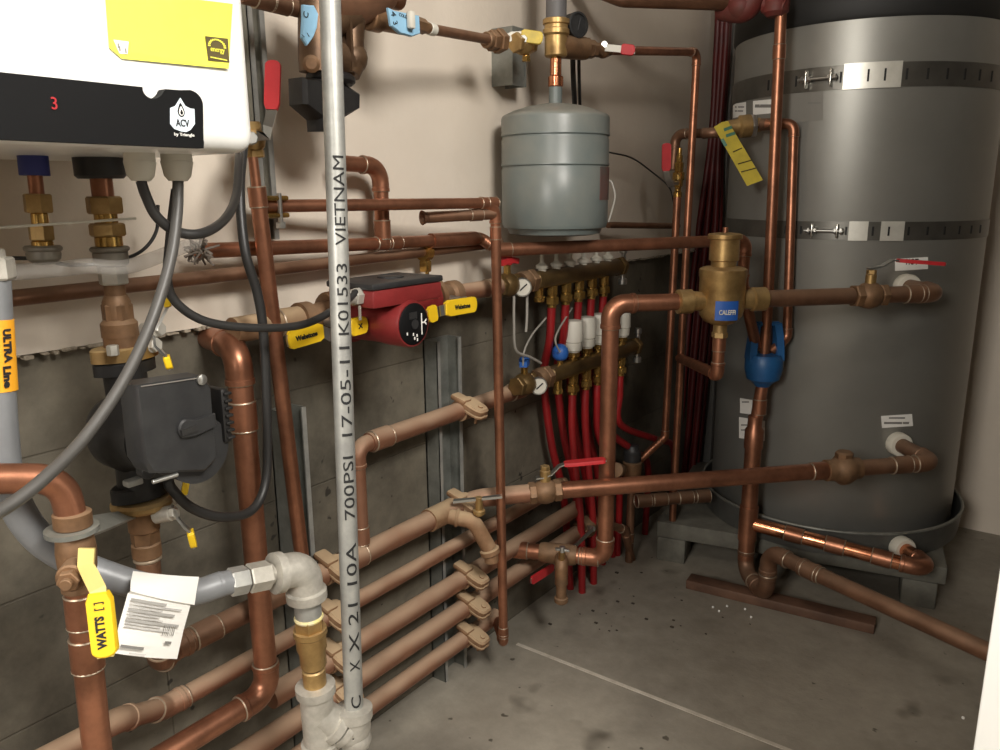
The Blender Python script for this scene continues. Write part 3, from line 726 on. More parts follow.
# small drain cock teed off rail 1
dt = thing('drain_cock', 'dusty brass drain cock with steel lever teed off the topmost rail beside the strut', 'drain valve', tee1-Zup*.1)
b = MB().lathe(V((XP, tee1.y-.04, zR[0])), YD, [(0, RR[0]*1.05), (0, RR[0]*1.18), (.08, RR[0]*1.18), (.08, RR[0]*1.05)], 22)
o0 = V((XP, tee1.y, zR[0]))
b.tube(fillet([o0, o0+V((.06, .035, -.012)), o0+V((.085, .055, -.075))], .03)[0], .0165, 16)
b.torus(o0+V((.03, .0175, -.006)), V((.06, .035, -.012)), .0165, .004, 20, 6)
e = o0+V((.085, .055, -.075)); b.cyl(e, e+V((.003, .002, -.014)), .0215, 18); b.cyl(e+V((.003, .002, -.01)), e+V((.005, .003, -.032)), .0155, 18)
b.build('body', DUSTB, dt)
st = o0+V((.07, .042, .0)); b = MB().cyl(st, st+Zup*.042, .008, 14); b.cyl(st+Zup*.004, st+Zup*.014, .013, 14); b.build('stem', BRASS, dt)
MB().strip([st+Zup*.036+V((-.045, -.03, -.004)), st+Zup*.038, st+Zup*.036+V((.04, .028, .008))], V((-.3, .5, 0)).normalized()*.016, .005, [.9, .6, .9]).build('lever', STEEL, dt)
# slim riser with the upper cross pipe
r_s = mm(4.6, V1t)
P1a = P(281, 206, x=-1.03)
pipe('copper_riser', 'slim straight copper riser standing in front of the rails, bending left at the top', [V((XP+.01, yD+.03, zR[4])), V((V1b.x, V1b.y, zR[4])), V1t, P1a], r_s*1.12, COPPER, rad=[.012, .028], coup=[(1, .03), (1, .94), (2, .02)])
# flared stub teed to the riser
sA = P(427, 217.5, x=-1.0); sB = P(494, 214, x=V1x)
t = pipe('copper_stub', 'short copper stub with flared open end beside the slim riser', [sA, sB], mm(5.6, sA), CDARK, coup=[(0, .72)])
b = MB(); ds = (sA-sB).normalized(); b.lathe(sA, ds, [(-.004, .009), (0, .0095), (.01, .014), (.0105, .0125), (.002, .0075)], 18); b.build('flare', CDARK, t)
b = MB(); q = lerp(sA, sB, .72); b.cyl(q, q+Zup*mm(10, q), mm(2.5, q), 10); b.build('boss', CDARK, t)
# elbowed branch and the row of pipes on the plaster
b0 = P(383, 243.5, x=-1.03); zB = b0.z
U0 = V((-1.03, b0.y, P(383, 166, x=-1.03).z)); 
pipe('copper_branch', 'copper branch elbowing down from behind the printed steel pipe into a tee on the plaster', [b0, U0, P(338, 163, x=-1.03)], mm(7.4, b0), COPPER, rad=.03, coup=[(0, .18)])
q4 = P(196, 251, x=-1.03); 
e4 = P(481, 238, x=-1.03)
p5a = P(497, 250, x=-1.0); P5E = P(746, 240, z=p5a.z); P5D = P(742, 333, x=P5E.x)
t = pipe('copper_pipe', 'copper pipe across the plaster behind the slim riser, sleeved and tee jointed', [q4, b0, e4, lerp(p5a, e4, .25)], mm(6.2, b0), COPPER, coup=[(0, .985), (1, .1), (1, .9)], rad=.02)
MB().tube([lerp(b0, e4, .45), lerp(b0, e4, .93)], mm(8, b0), 20).build('sleeve', COPPER, t)
pipe('copper_pipe', 'copper pipe passing under the grey expansion tank to an elbow beside the air separator', [p5a, P5E, V((P5E.x, P5E.y-.01, P(743, 325, z=.85).z if False else .875)), Pt(756, 346, bc)], mm(6.6, p5a), COPPER, rad=.022, coup=[(0, .02)])
# low copper pipe passing behind the boiler fittings, rising to the clamp
pipe('copper_pipe', 'dull copper pipe lowest on the plaster, passing behind the brass fittings of the boiler', [P(-30, 303, x=-1.045), P(240, 273.5, x=-1.045), P(500, 243, x=-1.045)], mm(6.7, P(240, 273, x=-1.045)), CDARK, elb=False)
def small_clamp(px, py, x, r, label):
    p = P(px, py, x=x); t = thing('pipe_clip', label, 'pipe clip', p-Zup*.03)
    b = MB().tube([p-YD*.009, p+YD*.009], r*1.2, 20); b.build('band', WHITEP if False else BRASSP, t)
    b = MB().box(p+V((.0, 0, -r*1.9)), (.02, .016, r*1.6), None, .003); b.cyl(p+V((.006, -.002, -r*3.4)), p+V((.006, -.002, -r*2)), .004, 10); b.build('screw_lug', BRASSP, t)
small_clamp(425, 252, -1.045, .0145, 'small yellowish pipe clip on the lowest plaster pipe above the red pump')
# clamp on the strut behind the boiler
t = thing('pipe_clip', 'pale split clip holding the upper plaster pipe to the strut beside the boiler', 'pipe clip', P1a-Zup*.02)
b = MB().box(P1a+V((0, -.02, .012)), (.03, .05, .008), None, .003); b.box(P1a+V((.0, -.02, -.014)), (.03, .05, .008), None, .003); b.build('jaws', BRASSP, t)
b = MB().cyl(P1a+V((.012, -.012, -.028)), P1a+V((.012, -.012, .02)), .004, 10); b.hex(P1a+V((.012, -.012, -.034)), P1a+V((.012, -.012, -.024)), .008); b.build('screw', STEEL, t)
MB().tube([P1a+V((0, -.05, 0)), P1a+V((0, .01, 0))], r_s*1.12, 16).build('pipe_end', COPPER, t)
# bigger elbowed riser in the foreground of the rails
Lx = -.985
L2t = P(237, 348, x=Lx); L2b = P(268, 692, x=Lx); LL = P(160, 755, x=Lx)
L2b = V((Lx, L2b.y, L2b.z)); 
pipe('copper_riser', 'thick copper riser with an elbow at the ledge, left of the printed steel pipe', [V((XW+.004, L2t.y+.028, L2t.z)), L2t, L2b, V((Lx, L2b.y-.85, L2b.z))], mm(12.3, L2t), COPPER, rad=.034, coup=[(1, .18)])
# thinner riser behind it
l3a = P(255, 175, x=-.99); l3b = P(303, 566, x=-.99)
l3c = lerp(l3b, l3a, .965)
l3 = pipe('copper_riser', 'slender copper riser rising from the rails to the red lever beside the boiler', [l3b, l3c], mm(8.2, l3a), COPPER, elb=False, coup=[(0, .985)])
MB().tube([l3c, l3a+(l3a-l3b).normalized()*.025], mm(5, l3a), 16).build('pipe_run', COPPER, l3)
# red lever valve at the top of it
vp = Pt(263, 138, l3a); dl = (l3a-l3b).normalized()
t = thing('ball_valve', 'ball valve with upright red lever beside the right edge of the boiler', 'valve', vp-Zup*.04)
b = MB(); valve_body(b, Pt(252, 140, l3a), dl, .012); o_ = Pt(252, 140, l3a); b.build('body', BRASS, t)
tr = V((_r.x, _r.y, 0)).normalized(); fr = -V((_f.x, _f.y, 0)).normalized()
b = MB().cyl(o_+fr*.01, o_+fr*.04+tr*.012, .009, 14); b.hex(o_+fr*.038+tr*.01, o_+fr*.046+tr*.014, .009); b.build('stem', STEEL, t)
sp2 = o_+fr*.04+tr*.012
lever(t, [Pt(257, 136, sp2), Pt(267, 136, sp2), Pt(268, 126, sp2), Pt(272, 110, sp2+fr*.015), Pt(273, 104, sp2+fr*.015), Pt(273.5, 61, sp2+fr*.015)], tr, mm(12, sp2), .003, STEEL, REDH, 3)
# foreground riser with the yellow lever valve
Fx = -.80
f0 = P(-25, 479, x=Fx-.01); f0 = f0+(f0-P(62, 478, x=Fx))*6; f1 = P(50, 478, x=Fx); f2 = P(75, 548, x=Fx); f3 = P(99, 770, x=Fx); f3 = lerp(f2, f3, f2.z/(f2.z-f3.z))
f1 = V((Fx, f2.y-.002, f1.z))
rf = mm(14.3, f2)
vy = P(76, 551, x=Fx); d_ = (f2-f3).normalized()
pipe('copper_riser', 'thick foreground copper riser bending left at its top, with a yellow lever valve', [f0, P(62, 478, x=Fx), vy+d_*.03], rf, COPPER, rad=.05, elb=False)
pipe('copper_riser', 'thick foreground copper riser below the yellow lever valve', [vy-d_*.03, f3], rf, COPPER, coup=[(0, .05), (0, .12)], ext=1)
t = thing('ball_valve', 'bronze ball valve with hanging yellow lever on the thick foreground riser', 'valve', vy-Zup*.05)
b = MB(); b.lathe(vy-d_*.042, d_, [(0, rf*1.05), (0, rf*1.2), (.01, rf*1.2), (.014, rf*1.12), (.024, rf*1.25), (.042, rf*1.32), (.058, rf*1.22), (.062, rf*1.12), (.068, rf*1.12), (.07, rf*1.25), (.084, rf*1.25), (.086, rf*1.05)], 26); b.build('body', BRONZE, t)
fr2 = V((.72, -.69, 0)); sp = vy+fr2*rf*1.15+tr*.006-Zup*.012
b = MB().cyl(sp, sp+fr2*.022, .0145, 18); b.hex(sp+fr2*.02, sp+fr2*.03, .011); b.cyl(sp+fr2*.03, sp+fr2*.036, .006, 12); b.build('stem', BRONZE, t)
sp2 = sp+fr2*.022
tr2 = fr2.cross(Zup)*-1
hh, hi = lever(t, [Pt(87, 548, sp2), Pt(86, 565, sp2), Pt(90, 574, sp2+fr2*.006), Pt(98, 590, sp2+fr2*.02), Pt(98, 589.5, sp2+fr2*.02)*.0+Pt(98.5, 592, sp2+fr2*.02), Pt(106, 657, sp2+fr2*.02)], V((.69, .72, 0)), mm(19, sp2), .004, YELLOWD if False else mat('cream_plated', C3(226, 206, 130), None, .4, .3), YELLOWH, 4)
a_, b_, wv, nn, T = hi
if nn.dot(fr2) < 0: nn = -nn
text('lettering', 'WATTS', mm(11, sp2), lerp(a_, b_, .6)+nn*T/2, a_-b_, nn.cross((a_-b_).normalized()), INK, hh, width=(b_-a_).length*.5, bold=.0005)
text('lettering', '[ ]', mm(10, sp2), lerp(a_, b_, .2)+nn*T/2, a_-b_, nn.cross((a_-b_).normalized()), INK, hh)
# strap bracket from that riser toward the pump
br = MB(); q0 = P(72, 530, x=Fx)
t = thing('hanger_strap', 'flat grey steel hanger looped round the thick foreground riser', 'hanger', q0-Zup*.01)
b = MB().lathe(q0-Zup*.002, Zup, [(0, rf*1.25), (0, rf*1.75), (.005, rf*1.75), (.005, rf*1.25)], 28); b.build('loop', STRAPM if False else STRUT, t)
e_ = Pt(131, 514, P(131, 514, x=-.93)); s_ = q0+(e_-q0).normalized()*rf*1.2
MB().strip([q0+(e_-q0).normalized()*rf*1.3, lerp(s_, e_, .3), e_], ((e_-q0).cross(Zup).normalized()+Zup*-.55).normalized()*.034, .003, [1, .9, .5]).build('tongue', TAIL if False else STRUT, t)
# ------------------------------------------------------------------ red tubing manifolds and the red pump
XM = -1.0
def project(q):
    v = V(q)-CAM; z = v.dot(_f); return 500+F*v.dot(_r)/z, 375-F*v.dot(_u)/z
def along(a, b, px):
    best = None
    for k in range(801):
        q = lerp(a, b, -.3+1.6*k/800); x = project(q)[0]
        if best is None or abs(x-px) < best[0]: best = (abs(x-px), q)
    return best[1]
UA = P(533, 284, x=XM); UB = P(617, 265.5, x=XM); UA.z = UB.z = (UA.z+UB.z)/2+.002
LA = P(548, 376, x=XM); LB = P(632, 347, x=XM); LA.z = LB.z = (LA.z+LB.z)/2
rM = .021
def gauge(parent, c, n, r, name='gauge'):
    b = MB().lathe(V(c)-V(n)*.012, n, [(0, r*.9), (.002, r), (.012, r), (.014, r*.93), (.011, r*.86)], 24); g = b.build(name, STEEL, parent)
    MB().lathe(V(c)-V(n)*.001, n, [(0, r*.84), (.0012, r*.84)], 24).build('dial', DIAL, g)
    up = Zup; s_ = Zup.cross(V(n)).normalized()
    MB().strip([V(c)+V(n)*.0018-s_*r*.3-up*r*.3, V(c)+V(n)*.0018+s_*r*.45+up*r*.35], V(n).cross(s_+up).normalized()*r*.14, .0008).build('needle', INK, g)
def manifold(A, B, name, label, hcol, top):
    t = thing(name, label, 'manifold', A-Zup*.03); du = (B-A).normalized()
    MB().lathe(A, du, [(0, rM*.8), (.004, rM), ((B-A).length, rM), ((B-A).length+.004, rM*.9)], 24).build('barrel', MBRASS, t)
    b = MB(); b.hex(A-du*.028, A-du*.004, rM*1.35); b.lathe(A-du*.052, du, [(0, rM*1.05), (.008, rM*1.2), (.024, rM*1.2)], 20); b.build('union_nut', BRONZE, t)
    e = B+du*.004; b = MB(); b.hex(e, e+du*.02, rM*1.25); b.cyl(e+du*.02, e+du*.035, rM*.8); b.build('end_cap', MBRASS, t)
    b = MB(); q = e+du*.03; b.cyl(q, q+Zup*.045, .007, 12); b.cyl(q+Zup*.034, q+Zup*.05, .011, 14); b.cyl(q-Zup*.04, q, .007, 12); b.cyl(q-Zup*.05, q-Zup*.034, .012, 14); b.build('air_bleed', STEEL, t)
    return t, du
ut, du_ = manifold(UA, UB, 'upper_manifold', 'upper brass manifold with grey top valves above the red tubes', REDH, 0)
lt, dl_ = manifold(LA, LB, 'lower_manifold', 'lower brass manifold carrying the white round actuators', BLUEH, 1)
fr = V((.75, -.66, 0)).normalized()
upx = [552, 566, 579, 592, 604]; lpx = [573, 586, 598, 609, 621]
knobs = [541, 555.5, 569, 582, 595, 606.5]
up_pts = [along(UA, UB, x) for x in upx]; lo_pts = [along(LA, LB, x) for x in lpx]
for x in knobs:
    q = along(UA, UB, x+1)+Zup*rM; 
    b = MB(); b.cyl(q-Zup*.006, q+Zup*.004, .010, 14); b.lathe(q+Zup*.002, Zup, [(0, .009), (.002, .0145), (.009, .0145), (.012, .009), (.015, .0055), (.036, .0045)], 16); b.build('balancing_valve', OFFW, ut)
gp = 'red tubes rising from the manifolds'
nth = ['first', 'second', 'third', 'fourth', 'fifth']
for i, q in enumerate(up_pts):
    b = MB(); b.hex(q-Zup*(rM+.02), q-Zup*(rM-.004), .0135); b.hex(q-Zup*(rM+.042), q-Zup*(rM+.024), .0165); b.cyl(q-Zup*(rM+.05), q-Zup*(rM), .011, 14); b.build('outlet', BRASSP, ut)
b = MB(); q = along(UA, UB, 539); b.cyl(q-Zup*(rM+.03), q, .01, 14); b.cyl(q-Zup*(rM+.03), q-Zup*(rM+.018), .0125, 14); b.build('drain_plug', BRASSP, ut)
b = MB(); q = along(LA, LB, 558); b.cyl(q-Zup*(rM+.032), q, .01, 14); b.cyl(q-Zup*(rM+.032), q-Zup*(rM+.02), .0125, 14); b.build('drain_plug', BRASSP, lt)
for i, q in enumerate(lo_pts):
    b = MB(); b.hex(q-Zup*(rM+.02), q-Zup*(rM-.004), .0135); b.hex(q-Zup*(rM+.042), q-Zup*(rM+.024), .0165); b.cyl(q-Zup*(rM+.05), q-Zup*rM, .011, 14); b.build('outlet', BRASSP, lt)
    b = MB(); b.cyl(q+Zup*(rM-.004), q+Zup*(rM+.024), .012, 16); b.hex(q+Zup*(rM+.006), q+Zup*(rM+.018), .0165); b.build('valve_insert', BRASSP, lt)
# actuators
for i, q in enumerate(lo_pts):
    z0 = q+Zup*(rM+.022); t = thing('valve_actuator', 'white round actuator on the lower manifold, %s from the blue ball cap' % nth[i], 'actuator', z0, 'white actuators on the lower manifold')
    MB().lathe(z0, Zup, [(0, .017), (.002, .0215), (.02, .0225), (.022, .021), (.024, .0245), (.068, .0235), (.076, .021), (.078, .012)], 28).build('housing', WHITEP, t)
    MB().lathe(z0-Zup*.003, Zup, [(0, .0165), (.004, .0172), (.006, .0165)], 20).build('collar_ring', OFFW, t)
names_u = ['red tube hanging from the first outlet of the upper manifold, nearest the slim riser', 'red tube hanging from the second outlet of the upper manifold', 'red tube hanging from the third outlet of the upper manifold', 'red tube hanging from the fourth outlet of the upper manifold', 'red tube hanging from the fifth outlet of the upper manifold, nearest the far corner']
wx = -1.07
for i, q in enumerate(up_pts):
    s_ = q-Zup*(rM+.04)
    ex = 6+i*7; ye = q.y+.06+.03*i
    pts = [s_, s_-Zup*.09+V((-.012, .01, 0)), V((wx+.016, q.y+.05, LA.z-.02)), V((wx+.016, q.y+.085, LA.z-.2)), V((wx+.012, q.y+.16, .28)), V((wx+.012, q.y+.2, 0))]
    tag(MB().tube(smooth(pts), .0102, 14).build('red_tube', REDPEX), names_u[i], 'tube', gp)
names_l = [n.replace('upper', 'lower') for n in names_u]
for i, q in enumerate(lo_pts):
    s_ = q-Zup*(rM+.04)
    if i < 2: pts = [s_, s_-Zup*.09, V((q.x-.006, q.y+.03, s_.z-.22)), V((q.x-.012, q.y+.075, .2)), V((q.x-.02, q.y+.1, 0))]
    else:
        far = .2+.13*(i-2); pts = [s_, s_-Zup*.06, V((q.x-.01, q.y+.03, s_.z-.16)), V((q.x-.01, q.y+far*.6, s_.z-.27)), V((q.x-.03, q.y+far, s_.z-.36)), V((q.x-.05, q.y+far+.04, 0))]
    tag(MB().tube(smooth(pts), .0102, 14).build('red_tube', REDPEX), names_l[i], 'tube', gp)
# ball valves with gauges ahead of both manifolds
def mvalve(A, dd, label, hm, hpts):
    c = A-dd*.1; t = thing('manifold_valve', label, 'valve', c-Zup*.03)
    b = MB(); valve_body(b, c, dd, rM*.8); b.build('body', MBRASS, t)
    b = MB().cyl(c+Zup*rM, c+Zup*(rM+.03), .008, 14); b.build('stem', BRASSP, t)
    k = c+Zup*(rM+.028); w_ = hpts
    b = MB(); pl = [k-w_*.03, k-w_*.012+Zup*.004, k+w_*.012+Zup*.004, k+w_*.034]
    b.strip(pl, w_.cross(Zup)*.024, .012, [.8, 1, 1, .7]); b.cyl(k-Zup*.006, k+Zup*.014, .011, 14); b.build('butterfly_handle', hm, t)
    g = A-dd*.056+fr*.034-Zup*.006; b = MB().cyl(A-dd*.056, g-fr*.01, .006, 10); b.build('gauge_stem', BRASSP, t); gauge(t, g, fr, .021)
    return c
cu = mvalve(UA, du_, 'brass valve with red butterfly handle and small round gauge before the upper manifold', REDH, du_)
cl = mvalve(LA, dl_, 'brass valve with blue butterfly handle and small round gauge before the lower manifold', BLUEH, V((.5, -.85, .1)).normalized())
# blue ball shaped air vent
q = along(LA, LB, 560)+Zup*rM
t = thing('air_vent', 'blue ball shaped cap on the lower manifold beside the first white actuator', 'air vent', q)
b = MB().cyl(q-Zup*.004, q+Zup*.012, .008, 12); b.build('stem', BRASSP, t)
b = MB().lathe(q+Zup*.008, Zup, [(0, .008), (.003, .015), (.01, .0195), (.02, .0205), (.03, .018), (.037, .012), (.04, .006)], 20); b.build('cap', BLUEH, t)
# thin wires looping between the manifolds
def wire(label, pts, r=.0022, m=WIRE, name='thin_wire', cat='wire'):
    return tag(MB().tube(smooth(pts, 8), r, 8).build(name, m), label, cat)
wire('pale thin wire curling from the first red tube down to the blue butterfly valve', [P(546, 318, x=-.99), P(532, 335, x=-.985), P(524, 352, x=-.98), P(523, 367, x=-.985)])
wire('pale thin wire curling from the blue ball cap up behind the actuators', [P(560, 352, x=-.985), P(555.5, 342, x=-.985), P(558, 331, x=-.99), P(572, 308, x=-1.0)])
wire('pale capillary loop hanging below the red butterfly valve', [P(514, 296, x=-.98), P(514, 325, x=-.975), P(516, 350, x=-.975), P(530, 357, x=-.975), P(541, 363, x=-.975)], .003)
wire('short pale wire hanging straight down beside the capillary loop', [P(527, 290, x=-.98), P(527, 315, x=-.978), P(526, 332, x=-.978)], .003)
# supply pipe of the upper manifold and pump
HP = 'horizontal bronze pump pipe'
PA = P(262, 321, x=XM); zP = UA.z; 
za_ = UA-du_*.14
pipe('copper_pipe', 'dusty copper pipe from the right of the red pump to the red butterfly valve', [V((XM, P(446, 300, x=XM).y, zP)), za_], .0175, CDUST, coup=[(0, .1), (0, .93)])
yl_ = P(252, 322, x=XM).y; yv = P(292, 317, x=XM).y
pipe('copper_pipe', 'short dusty bronze pipe and valve body at the ledge left of the printed steel pipe', [V((XM, P(232, 326, x=XM).y, zP)), V((XM, P(322, 312, x=XM).y, zP))], .0195, DUSTB, coup=[(0, .62)])
# pump
pf0 = V((XM, P(335, 309, x=XM).y, zP)); pf1 = V((XM, P(430, 301, x=XM).y, zP))
pm = lerp(pf0, pf1, .5); pc = V((XM, P(374, 312, x=XM).y, zP))
fc = P(413, 324, x=XM+.15)
t = thing('circulator_pump', 'red circulator pump with black lidded terminal box and black round faceplate', 'pump', V((XM, fc.y, zP-.08)))
ym_ = fc.y; fz = fc.z; MC = V((XM, ym_, fz))
fR = mm(23.5, fc)
b = MB().lathe(MC-XD*.045, XD, [(0, fR*.6), (.01, fR*.95), (.03, fR*1.02), (.05, fR*1.02), (.053, fR*1.14), (.062, fR*1.14), (.064, fR*.98), (.13, fR*.96), (.148, fR*1.02), (.19, fR*1.02), (.196, fR*.96)], 40)
b.tube([pf0, pf1], .023, 18)
b.lathe(pf0-YD*.0, YD, [(0, .034), (.014, .034), (.016, .026)], 22); b.lathe(pf1, -YD, [(0, .034), (.014, .034), (.016, .026)], 22)
b.build('body', REDPUMP, t)
b = MB().lathe(MC+XD*.1505, XD, [(0, fR*.9), (.0015, fR*.9), (.003, fR*.84)], 40); 
face = b.build('faceplate', PANEL, t)
fx = MC+XD*.1545
b = MB(); s_ = YD
b.strip([fx+YD*fR*.42-Zup*fR*.5, fx+YD*fR*.42+Zup*fR*.42], YD*.002, .0006); b.build('print_line', PAPER, face)
b = MB()
for (u, z) in ((-.5, -.35), (-.12, -.42), (-.05, -.6), (.1, -.5), (.12, -.68)): b.box(fx+YD*fR*u+Zup*fR*z, (.0007, .0022, .0045))
b.build('indicator_mark', PAPER, face)
text('lettering', 'Y', .013, fx+YD*fR*.55+Zup*fR*.02, Zup*-1, YD, PAPER, face, bold=.0006)
b = MB().lathe(fx-XD*.0005, XD, [(0, .008), (.001, .008)], 16); b.box(fx+Zup*fR*.38-YD*fR*.1, (.0008, .018, .011)); b.build('screw_plug', BLACKPL, face)
# terminal box with black lid
TB0 = P(392, 293, x=XM+.14); TB1 = P(440, 296, x=XM+.14)
yb0 = P(373, 291, x=XM+.145).y; yb1 = TB1.y
zb0 = P(415, 302, x=XM+.14).z; zb1 = P(415, 284.5, x=XM+.14).z
tb = MB().box((XM+.095, (yb0+yb1)/2, (zb0+zb1)/2), (.1, yb1-yb0, zb1-zb0), None, .004).build('terminal_box', REDPUMP, t)
b = MB().box((XM+.095, (yb0+yb1)/2, zb1+.005), (.104, yb1-yb0+.004, .01), None, .003); b.lathe((XM+.095, (yb0+yb1)/2+.01, zb1+.009), Zup, [(0, .022), (.003, .022), (.005, .017), (.003, .014)], 24); b.build('lid', BLACKPL, tb)
gl = V((XM+.115, yb0, (zb0+zb1)/2+.004))
b = MB().hex(gl-YD*.014, gl, .014); b.cyl(gl-YD*.026, gl-YD*.014, .011, 14); b.box(gl+V((.008, -.008, -.024)), (.003, .003, .022)); b.build('cable_gland', GALVF, tb)
GLAND = gl-YD*.026
# isolating flanges with yellow levers
def isoflange(f, sg, label):
    t = thing('pump_flange', label, 'valve', f-Zup*.04)
    b = MB().lathe(f-YD*sg*.002, -YD*sg, [(0, .038), (.012, .038), (.014, .024), (.05, .021), (.055, .027), (.075, .027), (.077, .02)], 24)
    b.hex(f+V((.0, 0, .028)), f+V((0, -sg*.018, .028)), .008); b.build('body', BRONZE, t)
    b = MB().cyl(f+V((.02, -sg*.036, -.006)), f+V((.06, -sg*.036, -.008)), .009, 14); b.hex(f+V((.05, -sg*.036, -.008)), f+V((.06, -sg*.036, -.008)), .011); b.build('stem', STEEL, t)
    return t
il = isoflange(pf0, 1, 'bronze isolating flange with two yellow levers on the near side of the red pump')
ir = isoflange(pf1, -1, 'bronze isolating flange with two yellow levers on the far side of the red pump')
def ylever(t, pxa, pxb, pxs, x, h, txt, wid=.75, lb=None):
    s_ = P(*pxs, x=x); a = P(*pxa, x=x); c = P(*pxb, x=x)
    hh, (aa, bb, wv, nn, T) = lever(t, [s_, lerp(s_, a, .5)+XD*.003, a, c], Zup, mm(h, a), .003, STEEL, YELLOWH, 2)
    d = (bb-aa).normalized()
    if nn.x < 0: nn = -nn
    rd = d if d.y > 0 else -d
    up = nn.cross(rd)
    if txt: text('lettering', txt, mm(6.5, a), lerp(aa, bb, .5)+nn*T/2, rd, up, INK, hh, width=(bb-aa).length*wid, bold=.0005)
ylever(il, (322, 331), (287, 341), (331, 336), XM+.065, 14.5, 'Webstone', .62)
ylever(il, (350, 328), (367, 324), (340, 333), XM+.085, 14.5, 'X', .25)
ylever(ir, (445, 309), (476, 304), (440, 311), XM+.065, 13, 'Webstone', .5)
ylever(ir, (436, 312), (427, 316), (440, 311), XM+.055, 13, None)
# ------------------------------------------------------------------ boiler, black pump, gas line
XB = -.72
def B(px, py): return P(px, py, x=XB)
yr = B(257, 120).y; zb = B(226, 152).z; YL = -.35; ZT2 = 1.78
bo = thing('wall_boiler', 'white wall hung boiler with black control panel and yellow paper sticker', 'boiler', ((XB-.2), (YL+yr)/2, zb))
b = MB().box(((XB+XW+.035)/2, (YL+yr)/2, (zb+ZT2)/2), (XB-XW-.035, yr-YL, ZT2-zb), None, .018, 4); b.build('cabinet', WHITEM, bo)
MB().box((XW+.02, (YL+yr)/2, (zb+ZT2)/2), (.04, yr-YL-.08, ZT2-zb-.06), None, .003).build('wall_bracket', GALV, bo)
zs = B(241, 82).z
b = MB().box((XB-.006, (YL+yr)/2+.0, zs), (.013, yr-YL+.001-.03, .0016)); 
# control panel outline in the cabinet plane, with rounded end and the semicircular notch
def arcp(c, r, a0, a1, n=8): return [(c[0]+r*math.cos(R(a0+(a1-a0)*k/n)), c[1]-r*math.sin(R(a0+(a1-a0)*k/n))) for k in range(n+1)]
outl = [(-160, 62), (136, 88)]+[(136+11*(1-math.cos(R(t)))+1*0, 88.5+11*math.sin(R(t))) for t in range(15, 180, 15)]+[(159, 90), (173, 91)]+arcp((180, 107), 16.5, 78, 0, 7)+[(197, 140)]+arcp((190, 143), 7.5, 0, -90, 4)+[(-160, 150)]
poly = [B(x, y) for x, y in outl]
poly[0].y = poly[-1].y = YL+.02; poly[0].z = poly[1].z
for i, (x, y) in enumerate(outl):
    if y > 145: poly[i].z = zb+.002
b = MB()
n = len(poly); vs = [p+XD*.0 for p in poly]+[p+XD*.011 for p in poly]
from mathutils.geometry import tessellate_polygon
tri = [list(t_) for t_ in tessellate_polygon([[V((p.y, p.z, 0)) for p in poly]])]
b.add(vs, [[a+n for a in t_] for t_ in tri]+[t_[::-1] for t_ in tri]+[[k, (k+1) % n, (k+1) % n+n, k+n] for k in range(n)])
pn = b.build('control_panel', PANEL, bo, ang=25)
XP2 = XB+.0112
def Bp(px, py): return P(px, py, x=XP2)
q = Bp(54, 104); mmq = mm(1, q)
text('digit_display', '3', mm(17, q), q, YD, Zup, LED, pn, width=mm(5.5, q), bold=.0)
# emblem: pale shield with flame drop
sh = [(170, 108), (175, 106), (180, 98), (185, 106), (190, 108.5), (194, 109), (194.5, 124), (190, 130), (186, 132), (181, 131.5), (174, 129), (170, 124)]
pl = [Bp(x, y) for x, y in sh]; b = MB(); c0 = sum(pl, V())/len(pl); nn_ = len(pl)
b.add([c0+XD*.0008]+[p+XD*.0008 for p in pl]+[p for p in pl], [[0, 1+k, 1+(k+1) % nn_] for k in range(nn_)]+[[1+k, 1+(k+1) % nn_, 1+nn_+(k+1) % nn_, 1+nn_+k] for k in range(nn_)])
em = b.build('emblem', mat('pale_blue_print', C3(206, 218, 228), None, .5), pn, flat=True)
def flame(c, s, m, lift):
    pts = []
    for k in range(20):
        g = 2*PI*k/20; rr = 1 if math.sin(g) < 0 else 1-.55*math.sin(g); pts.append(c+YD*math.cos(g)*s*.72*rr+Zup*(math.sin(g)*s*(1.5 if math.sin(g) > 0 else 1))+XD*lift)
    MB().prism(pts, XD*.0004).build('flame', m, em, flat=True)
cf = Bp(180.5, 111.5); flame(cf, mm(5.4, cf), PANEL, .0008); flame(cf-Zup*mm(.5, cf), mm(3.6, cf), PAPER, .0012); flame(cf-Zup*mm(1.2, cf), mm(2, cf), PANEL, .0016)
q = Bp(182, 123.5); text('lettering', 'ACV', mm(9.5, q), q, YD, Zup, INK, em, width=mm(15, q), bold=.0002, lift=.001)
q = Bp(184, 134.8); text('lettering', 'by Triangle', mm(4.2, q), q, YD, Zup, PAPER, em, width=mm(22, q), lift=.0006)
# yellow paper guide
stq = [(104, -12), (232, 4), (226.5, 69), (121, 59), (108.5, 48)]
pl = [B(x, y)+XD*(.0006 if i < 2 else .003 if i == 2 else .0012) for i, (x, y) in enumerate(stq)]
st_ = thing('paper_guide', 'bright yellow paper guide stuck to the white boiler front', 'sticker', pl[3])
b = MB().prism(pl, XD*.0007); b.build('sheet', YELLOWP, st_, flat=True)
pl2 = [B(x, y)+XD*.0034 for x, y in ((203, 36.5), (225.5, 39), (227, 63), (206, 61))]
kk = MB().prism(pl2, XD*.0006).build('star_mark', mat('dark_brown_print', C3(84, 72, 34), C3(70, 58, 30), .6), st_, flat=True)
q = B(214.5, 46)+XD*.0043; pts = []
b = MB()
for k in range(12): b.box(q+YD*math.cos(PI*k/11)*mm(9, q)+Zup*(math.sin(PI*k/11)*mm(6.5, q)-mm(1, q)), (.0003, mm(2.6, q), mm(1.2, q)))
b.build('arc_print', YELLOWP, kk, flat=True)
text('lettering', 'energy', mm(7, q), q-Zup*mm(4, q), YD, Zup+YD*.12, YELLOWP, kk, width=mm(16, q), lift=.0002)
